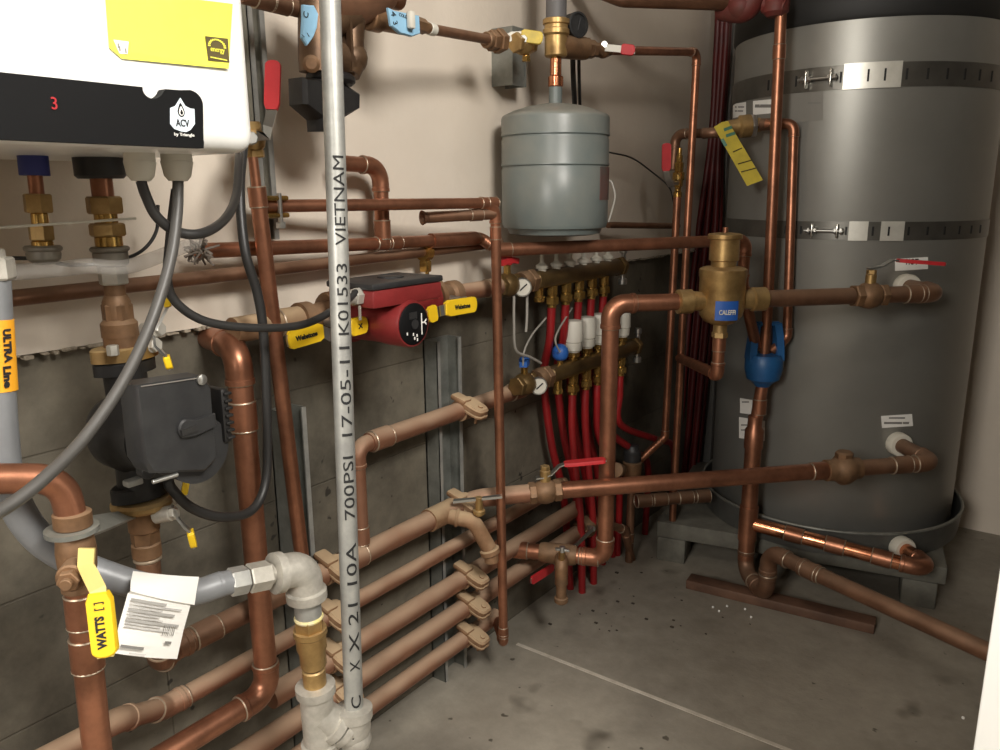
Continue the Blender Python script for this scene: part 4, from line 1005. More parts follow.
MB().box(q-Zup*mm(12.3, q)+YD*mm(.8, q), (.0004, mm(19, q), mm(1, q)), ((1, 0, 0), V((0, 1, -.05)).normalized(), (0, .05, 1))).build('print_line', YELLOWP, kk, flat=True)
pl2 = [B(x, y)+XD*.0022 for x, y in ((112, 40), (127, 42), (126, 54.5), (118, 54))]
kk = MB().prism(pl2, XD*.0006).build('white_square', PAPER, st_, flat=True)
b = MB()
for x, y in ((116.5, 46), (118, 49), (124, 51)): b.box(B(x, y)+XD*.0031, (.0003, .0012, .004))
b.build('print_mark', INKG, kk, flat=True)
# fittings under the boiler
XF = -.93
def FP(px, py): return P(px, py, x=XF)
def vfit(name, label, px0, py0, px1, py1, segs, cat='fitting', x=XF, top=None):
    """stack of turned pieces down a line of pixels: (name, y0, y1, half width px, material, 'c'|'h')"""
    a = P(px0, py0, x=x); c = P(px1, py1, x=x); t = thing(name, label, cat, c)
    def at(y): return lerp(a, c, (y-py0)/(py1-py0))
    for nm, ya, yb, hw, m, kd in segs:
        p, q = at(ya), at(yb); r = mm(hw, p); b = MB()
        if kd == 'h': b.hex(q, p, r*1.08, V((1, .3, 0)))
        elif kd == 'd': L = (p-q).length; b.lathe(q, p-q, [(0, r*.6), (L*.3, r*.95), (L*.6, r), (L, r*.85)], 24)
        elif kd == 'n': L = (p-q).length; b.lathe(q, p-q, [(0, r), (L*.75, r), (L, r*.8)], 24)
        else: b.cyl(q, p, r, 24)
        b.build(nm, m, t)
    return t, at
vfit('capped_fitting', 'brass union with blue nut and grey cap hanging under the boiler at the far left', 32, 150, 45, 266, [('nut', 150, 175, 14, BLUED, 'n'), ('pipe_run', 174, 194, 7, COPPER, 'c'), ('union', 193, 212, 12.5, BRASS, 'h'), ('nipple', 212, 224, 8, BRASSP, 'c'), ('union', 224, 240, 11, BRASS, 'h'), ('bushing', 240, 247, 10, BRASSP, 'c'), ('cap', 246, 264, 16, CAPG, 'd'), ('cap_rim', 245, 251, 17.5, CAPG, 'c')])
t_, at_ = vfit('boiler_outlet', 'stacked brass and bronze unions running from the boiler down to the black pump', 97.5, 150, 125, 372, [('flange', 150, 177, 24, BLACKPL, 'c'), ('pipe_run', 176, 195, 10.5, COPPER, 'c'), ('union', 194, 211, 16, BRASS, 'h'), ('nipple', 210, 221, 11, BRASSP, 'c'), ('union', 220, 233, 16, BRASS, 'h'), ('nipple', 232, 244, 13, BRASSP, 'c'), ('locknut', 243, 248, 18.5, CAPG, 'c'), ('collar', 247, 262, 16.5, CAPG, 'c'), ('hex_bushing', 262, 281, 13, GALVF, 'h'), ('adapter', 279, 294, 10, BRONZE, 'c'), ('adapter', 292, 318, 13.5, BRONZE, 'n'), ('hex_body', 300, 318, 14, BRONZE, 'h'), ('collar', 316, 334, 17.5, BRONZE, 'n'), ('body', 331, 350, 16.5, BRONZE, 'c')])
# black circulator
XK = -.93
fl0 = P(123, 352, x=XK); fl1 = P(123, 364, x=XK); pc = P(134, 432, x=XK); g0 = P(141, 484, x=XK); g1 = P(143, 512, x=XK)
bp_ = thing('circulator_pump', 'black circulator pump with square cover plate below the boiler', 'pump', P(142, 500, x=XK))
kx = mm(1, pc)
def flange(b, c, r, h, ax=Zup):
    s1 = XD.cross(ax); 
    for sg in (-1, 1):
        pass
    n = 40; pts = []
    for k in range(n):
        g = 2*PI*k/n; e = 1+.28*abs(math.cos(g))**2; pts.append(V(c)+YD*math.cos(g)*r*e+XD*math.sin(g)*r*.78-ax*h/2)
    return b.prism(pts, ax*h, h*.12)
t = thing('pump_flange', 'brass flange above the black pump with a bolted square washer', 'flange', fl0-Zup*.01)
b = MB(); flange(b, P(125, 352, x=XK), 26*kx, 13*kx); b.build('body', BRASS, t)
q = P(113, 352, x=XK+.03); MB().hex(q-Zup*.004, q+Zup*.008, 5.5*kx).build('bolt_head', GALVF, t)
b = MB(); flange(b, P(125, 366, x=XK), 24*kx, 12*kx); flange(b, P(141, 489, x=XK), 24*kx, 15*kx)
b.tube([P(123, 362, x=XK), pc, P(139, 490, x=XK)], 20*kx, 24)
b.lathe(pc-XD*.05, XD, [(0, 24*kx), (.012, 34*kx), (.03, 40*kx), (.062, 40*kx), (.07, 36*kx), (.1, 32*kx)], 40)
b.build('volute', BLACKIRON, bp_)
rc_ = V((0, 0, 0)); mc = P(165, 428, x=XK+.07)
b = MB().lathe(V((XK+.05, pc.y+.005, pc.z)), XD, [(0, 34*kx), (.01, 37*kx), (.02, 37*kx), (.022, 32*kx), (.08, 32*kx)], 36); b.build('motor_flange', BLACKPL, bp_)
b = MB()
for k, g in enumerate((35, 145, 215, 325)):
    q = V((XK+.07, pc.y+.005, pc.z))+YD*math.cos(R(g))*36*kx+Zup*math.sin(R(g))*36*kx; b = MB(); b.cyl(q, q+XD*.014, .009, 12); b.build('bolt', BLACKPL, bp_)
XC = XK+.10
cq = [P(x, y, x=XC+.045) for x, y in ((136, 386), (204, 376), (212, 386), (218, 460), (206, 472), (152, 474), (144, 462))]
b = MB().prism([p-XD*.034 for p in cq], XD*.034, .004); cov = b.build('cover', BLACKPL, bp_)
XS = XC+.0455
# knob recess with pointed lever on the cover
kq = P(185, 428, x=XS); pts = []
for k in range(9): g = PI/2+PI*k/8; pts.append(kq+YD*math.cos(g)*9*kx*.9+Zup*math.sin(g)*9*kx)
pts += [kq+YD*9*kx-Zup*9.5*kx, kq+YD*30*kx-Zup*5*kx, kq+YD*30*kx+Zup*7*kx, kq+YD*10*kx+Zup*6*kx]
MB().prism([p-XD*.001 for p in pts], XD*.006, .002).build('knob', BLACKPL, cov)
MB().strip([kq-YD*7*kx+XD*.0062-Zup*2*kx, kq+YD*8*kx+XD*.0062-Zup*1*kx], Zup*5*kx, .004).build('knob_grip', BLACKRUB, cov)
b = MB(); q = P(201, 379.5, x=XS); b.lathe(q, XD, [(0, .006), (.003, .006), (.004, .004)], 14); b.build('screw', STEEL, cov)
q = P(166, 478, x=XS-.005); MB().cyl(q-YD*.016, q+YD*.014, .0025, 10).build('screw', STEEL, cov)
q = P(219, 414, x=XC+.02); b = MB().box(q, (.03, .010, .066), None, .003)
for i in range(7): b.box(q+V((.006, .003, -.027+i*.009)), (.024, .010, .0035), None, .001)
b.build('ribbed_end', BLACKIRON, cov)
MB().strip([P(141, 386.5, x=XS+.0006), P(200, 377.8, x=XS+.0006)], Zup*.0012, .0006).build('edge_line', GREYCAB, cov)
q = P(133, 482, x=XK+.04); b = MB().box(q, (11*kx, 16*kx, .008), None, .002); b.build('bolt_head', GALV, bp_)
t_, at_ = vfit('bronze_fitting', 'brass flange and drain valve body beneath the black pump', 141, 496, 152, 600, [('flange', 498, 507, 29, BRASS, 'c'), ('body', 505, 530, 15, BRONZE, 'c'), ('union', 524, 542, 13, BRONZE, 'h'), ('body', 541, 556, 14, BRONZE, 'c'), ('solder_ring', 556, 559, 13.5, SOLDER, 'c'), ('pipe_run', 559, 594, 11.5, CDARK, 'c')], x=XK)
# the pipe goes on behind the paper tag down to the rails
# yellow levers on both drain valves
def sidelever(label, stem0, stem1, pts, x, wpx, name='drain_valve'):
    a = P(*stem0, x=x); c = P(*stem1, x=x+.02); t = thing(name, label, 'valve', a-Zup*.012)
    b = MB().cyl(a, c, .010, 14); b.hex(c-(c-a).normalized()*.004, c+(c-a).normalized()*.006, .009); b.build('stem', GALVF, t)
    ps = [P(x_, y_, x=x+.022+.001*i) for i, (x_, y_) in enumerate(pts)]
    lever(t, ps, V((.8, -.5, .0)), .014, .003, STEEL, YELLOWH, len(ps)-2)
    return t
sidelever('small valve stem with yellow lever bent upward beside the bronze unions', (143, 331), (158, 329), [(156, 341), (155, 330), (160, 322), (162, 318), (168, 306), (166, 296)][1:], -.93, 10)
sidelever('small valve stem with yellow lever bent downward beside the black pump top', (142, 346), (154, 345), [(154, 336), (155, 345), (163, 353), (166, 356), (170, 369)], -.93, 10)
sidelever('small valve stem with yellow lever standing up behind the black pump', (160, 505), (172, 500), [(176, 503), (181, 498), (184, 494), (187, 478)], -.95, 10)
sidelever('brass drain stub with yellow lever hanging below the black pump', (155, 516), (172, 513), [(172, 507), (176, 509), (177, 517), (184, 526), (190, 531), (194, 547)], -.905, 10)
# cable glands and cables under the boiler
XG = -.80
GPTS = []
for px, lab in ((139, 'pale plastic cable gland under the boiler, nearer the black flange'), (176, 'pale plastic cable gland under the boiler, nearer its rounded corner')):
    g0_ = P(px, 150, x=XG); g1_ = P(px+2, 181, x=XG); t = thing('cable_gland', lab, 'cable gland', g1_); k = mm(1, g0_)
    b = MB().cyl(lerp(g1_, g0_, .62), g0_+Zup*.01, 15*k, 24, .05); b.build('base', WHITEP, t)
    b = MB().lathe(g1_, g0_-g1_, [(0, 9*k), (5*k, 13*k), (18*k, 15.5*k), (19*k, 15.5*k)], 24); b.build('dome_nut', WHITEP, t); GPTS.append(g1_)
def cable(label, pts, rpx, m, name='cable'):
    r = mm(rpx, pts[len(pts)//2]); return tag(MB().tube(smooth(pts, 10), r, 12).build(name, m), label, 'cable')
X1 = -.79
cable('black cable looping from the nearer cable gland up behind the boiler corner', [GPTS[0], P(146, 196, x=XG), P(157, 217, x=XG), P(178, 232, x=XG), P(203, 233, x=XG), P(225, 219, x=XG-.03), P(236, 196, x=XG-.07), P(239, 160, x=XG-.12), P(239, 140, x=XG-.2)], 5, BLACKRUB)
cable('thick dark cable sweeping from its cable gland across the black pump and foreground elbow', [GPTS[1], P(177, 215, x=XG+.01), P(170, 262, x=XG+.02), P(152, 320, x=XG+.03), P(124, 380, x=XG+.05), P(84, 438, x=XG+.07), P(40, 482, x=XG+.09), P(0, 511, x=XG+.1), P(-40, 530, x=XG+.11), P(-110, 556, x=XG+.13), P(-230, 590, x=XG+.15)], 6.4, mat('dark_grey_cable', C3(72, 70, 67), None, .45))
cable('black and grey cable dropping behind the slender riser and curling back to the black pump', [P(244, 140, x=-.97), P(240, 190, x=-.95), P(245, 250, x=-.93), P(258, 296, x=-.925), P(264, 340, x=-.925), P(267, 420, x=-.925), P(266, 480, x=-.92), P(252, 510, x=-.91), P(222, 517, x=-.9), P(192, 508, x=-.9), P(172, 489, x=-.9), P(168, 480, x=-.9)], 4.6, BLACKRUB)
cable('black cable running from the boiler glands along the ledge to the red pump', [P(176, 190, x=-.84), P(170, 240, x=-.86), P(168, 285, x=-.88), P(182, 308, x=-.88), P(212, 323, x=-.875), P(262, 328, x=-.87), P(305, 324, x=-.87), P(338, 307, x=-.875), P(355, 293, x=-.88), GLAND], 4.2, BLACKRUB)
cable('thin black wire sagging behind the brass unions under the boiler', [P(0, 258, x=-1.0), P(40, 259, x=-1.0), P(70, 265, x=-1.0), P(110, 262, x=-1.0), P(140, 252, x=-1.0), P(156, 232, x=-1.0), P(158, 205, x=-1.0)], 1.8, BLACKRUB, 'thin_wire')
tag(MB().tube([P(-5, 228, x=-.885), P(136, 218.5, x=-.885)], .0014, 8).build('thin_rod', WHITEP), 'thin white rod crossing in front of the brass unions under the boiler', 'rod')
tag(MB().tube(smooth([P(-10, 274, x=-.90), P(60, 269, x=-.90), P(88, 266, x=-.88), P(130, 266, x=-.88), P(186, 246, x=-.93), P(196, 243, x=-.94)]), .0085, 14).build('clear_tube', mat('milky_tube', C3(186, 182, 176), None, .3, alpha=.3)), 'milky plastic tube crossing the brass unions under the boiler', 'tube')
# frayed insulation knot on the end of the plaster pipe
b = MB(); q = P(198, 251, x=-1.02); rg = random.Random(5)
for i in range(26):
    a = V((rg.uniform(-1, 1), rg.uniform(-1, 1), rg.uniform(-1, 1))).normalized(); c = V((rg.uniform(-1, 1), rg.uniform(-1, 1), rg.uniform(-1, 1))).normalized()
    b.tube(smooth([q+a*.02, q+c*.012, q-a*.012+c*.02], 5), .0016, 6)
g = b.build('tape_tuft', mat('grey_fibres', C3(120, 110, 100), None, .8)); tag(g, 'frayed grey tuft on the open end of the plaster pipe beside the boiler cables', 'tuft'); g['kind'] = 'stuff'
# coated flexible gas connector
XGs = -.86
fl = [P(-7, 280, x=XGs), P(-4, 340, x=XGs), P(1, 430, x=XGs), P(10, 490, x=XGs), P(36, 535, x=XGs), P(75, 562, x=XGs+.0), P(112, 577, x=XGs+.02), P(150, 588, x=XGs+.04), P(190, 593, x=XGs+.05), P(222, 584, x=XGs+.06)]
fx_ = thing('gas_connector', 'grey coated flexible gas tube curving from the left edge to the galvanized elbow', 'gas tube', fl[6])
MB().tube(smooth(fl, 10), mm(14, fl[6]), 24).build('hose', FLEXG, fx_)
b = MB(); q = fl[0]; b.cyl(q-Zup*.01, q+Zup*.03, .014, 18); b.hex(q+Zup*.0, q+Zup*.022, .021); b.build('end_fitting', GALVF, fx_)
MB().cyl(q+Zup*.02, V((q.x, q.y, zb+.01)), .008, 16).build('nipple', CAPG, fx_)
# orange wrap label
o_ = P(-4, 352, x=XGs); rr = mm(14, fl[6])+.0008
oa = P(-5.2, 319, x=XGs); ob = P(-.6, 390, x=XGs); ow = MB().tube(smooth([oa, P(-3.2, 352, x=XGs), ob], 6), rr, 24).build('orange_wrap', ORANGE, fx_)
nf = (CAM-o_); nf.z = 0; nf.normalize(); sdx = Zup.cross(nf)
dq = (ob-oa).normalized()
for s_, yy, xx, w_ in (('ULTRA', 344, 8.5, 34), ('Line', 375, 8.5, 22)):
    q = P(-3.4, yy, x=XGs)+nf*rr*.86+sdx*rr*.5
    text('lettering', s_, mm(10, q), q+nf*.0006, dq, -(nf*.86+sdx*.5).cross(dq) if (nf*.86+sdx*.5).cross(dq).dot(sdx) < 0 else (nf*.86+sdx*.5).cross(dq), INK, ow, width=mm(w_, q), bold=.0005)
# nuts to the galvanized elbow
gA = fl[-1]; gE = P(301, 568, x=-.78); gv = (gE-gA).normalized()
t = thing('gas_union', 'steel hex union joining the grey flexible tube to the galvanized elbow', 'union', gA-Zup*.02)
for nm, f0_, f1_, hw, m, kd in (('ferrule', -.08, .12, 12.5, FLEXG, 'c'), ('hex_nut', .08, .3, 14.5, GALV, 'h'), ('hex_nut', .31, .58, 15, GALVF, 'h'), ('nipple', .56, .75, 10.5, GALVF, 'c')):
    p, q = lerp(gA, gE, f0_), lerp(gA, gE, f1_); b = MB()
    (b.hex(p, q, mm(hw, p), Zup) if kd == 'h' else b.cyl(p, q, mm(hw, p), 20)); b.build(nm, m, t)
gD = P(310, 598, x=-.78); gDn = P(318, 708, x=-.78); gD = gE
rg_ = mm(15.5, gE)
t = thing('galvanized_elbow', 'shiny galvanized elbow at the end of the gas tube', 'elbow fitting', gE-Zup*.05)
down = (P(322, 760, x=-.78)-gE).normalized()
path, arcs = fillet([gE-gv*mm(30, gE), gE+gv*mm(3, gE), gE+gv*mm(3, gE)+down*mm(32, gE)], mm(17, gE))
b = MB().tube(path, rg_*1.12, 24)
b.lathe(path[0], gv, [(-.002, rg_*.9), (0, rg_*1.3), (.011, rg_*1.3), (.013, rg_*1.1)], 24); b.lathe(path[-1], down, [(-.011, rg_*1.1), (-.009, rg_*1.32), (.003, rg_*1.32), (.005, rg_*.9)], 24); b.build('body', GALVF, t)
g2 = path[-1]
def gd(y): return lerp(g2, P(324, 780, x=-.78), (y-600)/(180.))
t = thing('gas_riser_fitting', 'galvanized nipple and brass union stacked under the shiny elbow', 'union', gd(700))
MB().cyl(gd(598), gd(622), mm(13.5, gE), 22).build('nipple', GALV, t)
b = MB().hex(gd(618), gd(632), mm(15, gE)); b.build('hex_collar', BRASS, t); MB().torus(gd(619.5), down, mm(12.5, gE), mm(2.6, gE), 26, 8).build('thread_sealant', SEAL, t)
b = MB().lathe(gd(630), down, [(0, mm(17, gE)), (mm(6, gE), mm(17.2, gE)), (mm(8, gE), mm(15.5, gE)), (mm(22, gE), mm(15.5, gE)), (mm(27, gE), mm(13.5, gE)), (mm(42, gE), mm(13.5, gE)), (mm(44, gE), mm(12, gE))], 24); b.build('union_body', BRASS, t)
b = MB().cyl(gd(668), gd(690), mm(12, gE), 20); b.build('close_nipple', BRASS, t)
tq = gd(712); R3 = mm(15, gE)
# base fittings: tee and elbow that carry the printed pipe
gp_b = P(354, 712, x=-.75); gp_t = P(329.5, -12, x=-.785)
eb = V((gp_b.x, gp_b.y, gp_b.z-mm(27, gp_b)))
t = thing('galvanized_tee', 'dusty galvanized tee under the brass union, branching to the printed pipe', 'tee fitting', gd(760))
hd = (eb-tq); hd.z = 0; hdl = hd.length; hd.normalize(); e2 = tq+hd*(hdl*.55); e2.z = eb.z; e2 = lerp(tq, eb, .55)
b = MB().tube([gd(684), gd(752)], R3*1.15, 24)
b.lathe(gd(684), down, [(-.002, R3*.9), (0, R3*1.38), (.012, R3*1.38), (.014, R3*1.1)], 24); b.lathe(gd(740), down, [(-.002, R3*1.1), (0, R3*1.36), (.012, R3*1.36), (.013, R3*.9)], 24)
b.tube([tq, e2], R3*1.18, 24); hv_ = (eb-tq).normalized(); b.lathe(e2, hv_, [(-.013, R3*1.1), (-.012, R3*1.4), (0, R3*1.4), (.002, R3*.9)], 24); b.build('body', GALVF, t)
MB().cyl(gd(748), gd(800), R3*.92, 20).build('drip_leg', GALV, t)
t = thing('galvanized_elbow', 'dusty galvanized elbow at the foot of the printed steel pipe', 'elbow fitting', eb-Zup*.02)
up_ = (gp_t-gp_b).normalized()
path, arcs = fillet([e2+hv_*.004, eb, gp_b+up_*.004], mm(14, eb))
b = MB().tube(path, R3*1.14, 24); b.sphere(eb-V((0, 0, .004)), R3*1.16); b.lathe(gp_b+up_*.004, up_, [(-.012, R3*1.0), (-.011, R3*1.32), (.003, R3*1.32), (.005, R3*.8)], 24); b.lathe(e2+hv_*.004, hv_, [(-.002, R3*.9), (0, R3*1.3), (.01, R3*1.3), (.012, R3*1.1)], 24); b.build('body', GALVF, t)
gp = thing('gas_pipe', 'tall grey galvanized steel pipe printed with black letters, standing in the foreground', 'pipe', gp_b)
rgp = mm(10.0, lerp(gp_b, gp_t, .5))
run = MB().tube([gp_b-up_*.01, gp_t+up_*((2.385-gp_t.z)/up_.z)], rgp, 28).build('pipe_run', GALV, gp)
ax0 = gp_b
nv = CAM-lerp(gp_b, gp_t, .5); nv = (nv-up_*nv.dot(up_)).normalized()
side = up_.cross(nv)      # to the viewer's left
nrot = (Matrix.Rotation(R(-12), 3, up_)@nv)*1
nrot = (nv+side*.36).normalized()
def gpt(y):
    # point on the pipe axis at picture row y
    best = None
    for k in range(800):
        q = lerp(gp_b, gp_t, -.05+1.1*k/800); yy = project(q)[1]
        if best is None or abs(yy-y) < best[0]: best = (abs(yy-y), q)
    return best[1]
for s_, y0, y1 in (('VIETNAM', 154, 246), ('K01533', 262, 335), ('17-05-11', 344, 436), ('700PSI', 452, 518), ('X 21 10A', 538, 650), ('X', 657, 667), ('C', 692, 704)):
    a, c = gpt(y1), gpt(y0); mid = lerp(a, c, .5)
    yd = (nrot.cross(up_))
    text('lettering', s_, rgp*1.5, mid+nrot*rgp, c-a, nrot.cross((c-a).normalized()), mat('grey_black_ink', C3(58, 58, 56), None, .7) if False else INK, run, wrap=rgp, width=(c-a).length*.96)
# paper tag wrapped on the gas tube
tg = thing('paper_tag', 'white printed paper tag folded over the grey flexible gas tube', 'tag', P(150, 650, x=XGs+.06))
xa = XGs+.075
tp = [P(133, 571, x=xa-.018), P(199, 577, x=xa-.01), P(195, 604, x=xa), P(190, 603, x=xa), P(177, 659, x=xa+.01), P(113, 653, x=xa+.01), P(127, 594, x=xa), P(131, 590, x=xa)]
nrm = V((.75, -.6, .2)).normalized()
up4 = [(tp[0], tp[1]), (lerp(tp[7], tp[0], .5)+nrm*.008, lerp(tp[2], tp[1], .5)+nrm*.008), (tp[7]+nrm*.004, tp[2]+nrm*.004), (lerp(tp[6], tp[7], .2), lerp(tp[3], tp[2], .2)), (lerp(tp[6], tp[5], .5)+nrm*.006, lerp(tp[3], tp[4], .5)+nrm*.004), (tp[5], tp[4])]
vs = []; fs = []
for i, (l_, r_2) in enumerate(up4):
    for k in range(5):
        q = lerp(l_, r_2, k/4)+nrm*.004*math.sin(PI*k/4); vs += [q, q-nrm*.0006]
for i in range(len(up4)-1):
    for k in range(4):
        a = (i*5+k)*2; c = a+2; d2 = a+10; e2_ = d2+2; fs += [[a, c, e2_, d2], [a+1, d2+1, e2_+1, c+1]]
nr = len(up4)
for i in range(nr-1):
    for k in (0, 4): a = (i*5+k)*2; fs.append([a, a+10, a+11, a+1])
for k in range(4):
    for i in (0, nr-1): a = (i*5+k)*2; fs.append([a, a+1, a+3, a+2])
sh_ = MB().add(vs, fs).build('sheet', PAPER, tg)
def TP(u, v):      # u across 0..1, v down the lower leaf 0..1
    l_ = lerp(up4[3][0], up4[5][0], v); r_2 = lerp(up4[3][1], up4[5][1], v); return lerp(l_, r_2, u)+nrm*(.0075+.002*math.sin(PI*v)+.003*math.sin(PI*u))
rg = random.Random(8)
def pline(u0, u1, v, h, m=INKG): MB().strip([TP(u0, v), TP((u0+u1)/2, v), TP(u1, v)], (TP(0, 1)-TP(0, 0)).normalized()*h, .0004).build('print_line', m, sh_, flat=True)
PB = mat('grey_print_block', C3(164, 162, 160), C3(206, 204, 200), .7, 0, 60)
for i in range(9): pline(.08, rg.uniform(.55, .9), .05+i*.055, .0016 if i % 3 else .003, PB if i % 3 else mat('mid_print', C3(160, 158, 154), None, .7))
for i in range(7):
    MB().strip([TP(.68+i*.028, .38), TP(.68+i*.028, .56)], (TP(1, 0)-TP(0, 0)).normalized()*(.0009, .0004, .0006, .0011, .0004, .0007, .0009)[i], .0002).build('bar_code_line', INKG, sh_, flat=True)
pline(.1, .45, .82, .003, INKG); pline(.25, .5, .92, .0012, PB); pline(.75, .85, .68, .003, INKG)
# ------------------------------------------------------------------ expansion tank and the pipe row at the top
ET = P(555, 160, x=-.95); ke = mm(1, ET); XE = ET.x; rE = 53.5*ke
def EP(y): return V((ET.x, ET.y, P(555, y, x=ET.x).z))
zt_, zb_ = EP(118).z, EP(226).z
et = thing('expansion_tank', 'grey steel expansion tank hanging in front of the plaster wall', 'expansion tank', V((ET.x, ET.y, EP(237).z)))
H = zt_-zb_; b = MB()
prof = [(-9*ke, rE*.35), (-8.5*ke, rE*.72), (-7*ke, rE*.86), (-2*ke, rE*.9), (-1*ke, rE*.97), (3*ke, rE)]
for zz in (H*.55, H*.82): prof += [(zz-2.5*ke, rE), (zz-1.2*ke, rE*.985), (zz+.6*ke, rE*.985), (zz+1.6*ke, rE*1.012), (zz+3*ke, rE*1.012), (zz+4.2*ke, rE)]
prof += [(H-1*ke, rE), (H+1.2*ke, rE*.985), (H+2.5*ke, rE*.95), (H+6.5*ke, rE*.78), (H+10.5*ke, rE*.52), (H+13*ke, rE*.25), (H+13.6*ke, .004)]
b.lathe(V((ET.x, ET.y, zb_)), Zup, prof, 64); b.build('shell', GREYTANK, et)
zN = EP(97).z; b = MB().cyl(V((ET.x, ET.y, zN-.02)), V((ET.x, ET.y, EP(86).z)), 6.5*ke, 20); b.build('nozzle', GREYTANK, et)
# faded label patch and bracket strap at the right flank
rt = V((_r.x, _r.y, 0)).normalized(); fr0 = -V((_f.x, _f.y, 0)).normalized()
b = MB(); vs = []; nn = 6
for k in range(nn+1):
    a = R(50+34*k/nn); d = fr0*math.cos(a)+rt*math.sin(a)
    for z in (EP(200).z, EP(168).z):
        for g in (.0003, .0012): vs.append(V((ET.x, ET.y, z))+d*(rE+g))
fs = []
for k in range(nn): i = k*4; j = i+4; fs += [[i, j, j+1, i+1], [i+2, i+3, j+3, j+2], [i+1, j+1, j+3, i+3], [i, i+2, j+2, j]]
fs += [[0, 1, 3, 2], [nn*4, nn*4+2, nn*4+3, nn*4+1]]
MB().add(vs, fs).build('label', mat('dark_label', C3(84, 80, 76), C3(104, 70, 64), .5, 0, 30), et)
b = MB(); ps = [V((ET.x, ET.y, EP(y).z))+(rt*.9+fr0*.2).normalized()*(rE+o*ke) for y, o in ((181, 1), (184, 4), (197, 7), (212, 4), (222, 1))]; b.tube(smooth(ps), 1*ke, 8); b.build('wire_loop', WIRE, et)
for dx in (2, 13): pass
# copper neck, tee and air vent above
def rp(name, y0, y1, hw, m, parent, kd='c', px=555.):
    p, q = EP(y0), EP(y1); b = MB(); (b.hex(q, p, hw*ke) if kd == 'h' else b.cyl(q, p, hw*ke, 24)); return b.build(name, m, parent)
nk = thing('copper_neck', 'shiny copper adapter screwed on top of the grey expansion tank', 'fitting', EP(87))
rp('adapter', 76, 87, 7.5, CNEW, nk); rp('pipe_run', 58, 76, 5.6, CNEW, nk); rp('nipple', 50, 60, 4.8, BRASSP, nk)
tt = thing('brass_cross', 'brass tee with ribbed collar above the expansion tank', 'tee fitting', EP(58))
b = MB(); c0 = EP(45); b.cyl(EP(57), EP(34), 11*ke, 24); b.lathe(EP(34), Zup, [(-2*ke, 11*ke), (0, 13*ke), (4*ke, 13*ke), (5*ke, 11.5*ke), (8*ke, 11.5*ke), (9*ke, 13*ke), (13*ke, 13*ke), (14*ke, 11*ke)], 28); b.build('body', BRASS, tt)
tl = P(497, 41, x=-.97); trr = P(600, 50, x=-.93)
c1 = EP(46)
b = MB(); dR = (trr-c1).normalized(); b.cyl(c1, lerp(c1, trr, .62), 11*ke, 22); b.build('side_run', BRONZE, tt)
vp_ = thing('vent_pipe', 'grey vertical pipe rising out of view above the brass tee', 'pipe', EP(20)); MB().cyl(EP(21), V((ET.x, ET.y, 2.39)), 10*ke, 24).build('pipe_run', WOOL, vp_)
# pressure gauge
gq = P(577, 25, x=-.93); t = thing('pressure_gauge', 'round black rimmed pressure gauge above the expansion tank', 'gauge', gq-Zup*.03)
gn = V((.93, -.35, 0)).normalized(); gr = 12*ke
b = MB().lathe(gq-gn*.03, gn, [(0, gr*.8), (.004, gr*.98), (.03, gr), (.036, gr), (.037, gr*.84), (.033, gr*.8)], 30); b.build('case', BLACKPL, t)
MB().lathe(gq+gn*.0015, gn, [(0, gr*.8), (.0015, gr*.8)], 30).build('dial', mat('dim_dial', C3(112, 108, 98), None, .3), t)
MB().strip([gq+gn*.0035-Zup*gr*.4, gq+gn*.0035+Zup*gr*.5+rt*gr*.2], rt*gr*.1, .0008).build('needle', INK, t)
b = MB().cyl(gq-gn*.012-Zup*gr*2.0, gq-gn*.012-Zup*gr*.8, .006, 12); b.build('stem', BRASS, t)
# left branch: pipe from the mixing valve, union, yellow lever valve
LQ0 = P(402, 24, x=-.93); LQ1 = P(497, 41, x=-.955)
pipe('copper_pipe', 'dark copper pipe between the blue handled valve and the brass tee', [lerp(LQ0, LQ1, .18), lerp(LQ0, LQ1, .92)], mm(4.6, LQ1), CDARK)
t = thing('union_fitting', 'bronze hex union left of the brass tee in front of the strut stub', 'union', LQ1-Zup*.02); dq = (c1-LQ1).normalized()
b = MB(); b.hex(LQ1-dq*11*ke, LQ1-dq*3*ke, 9*ke); b.hex(LQ1-dq*2*ke, LQ1+dq*7*ke, 10.5*ke); b.cyl(LQ1-dq*16*ke, LQ1+dq*8*ke, 7*ke, 18); b.build('body', BRONZE, t)
LQ2 = lerp(LQ1, c1, .42)
t = thing('ball_valve', 'brass ball valve with worn yellow lever left of the brass tee', 'valve', LQ2-Zup*.02)
b = MB(); valve_body(b, LQ2, dq, 6.5*ke); b.build('body', BRASS, t)
s0_ = LQ2+fr0*.02+Zup*.004; b = MB().cyl(LQ2, s0_, .007, 12); b.hex(s0_, s0_+fr0*.006, .008); b.build('stem', STEEL, t)
lever(t, [Pt(508, 38, s0_), Pt(512, 36, s0_), Pt(521, 35.5, s0_), Pt(543, 38.5, s0_)], Zup, 9*ke, .003, WHITEP, YELLOWD, 2)
b = MB().cyl(LQ2+dq*.01-Zup*.03, LQ2+dq*.01, .007, 12); b.hex(LQ2+dq*.01-Zup*.034, LQ2+dq*.01-Zup*.024, .009); b.build('drain_tip', BRASSP, t)
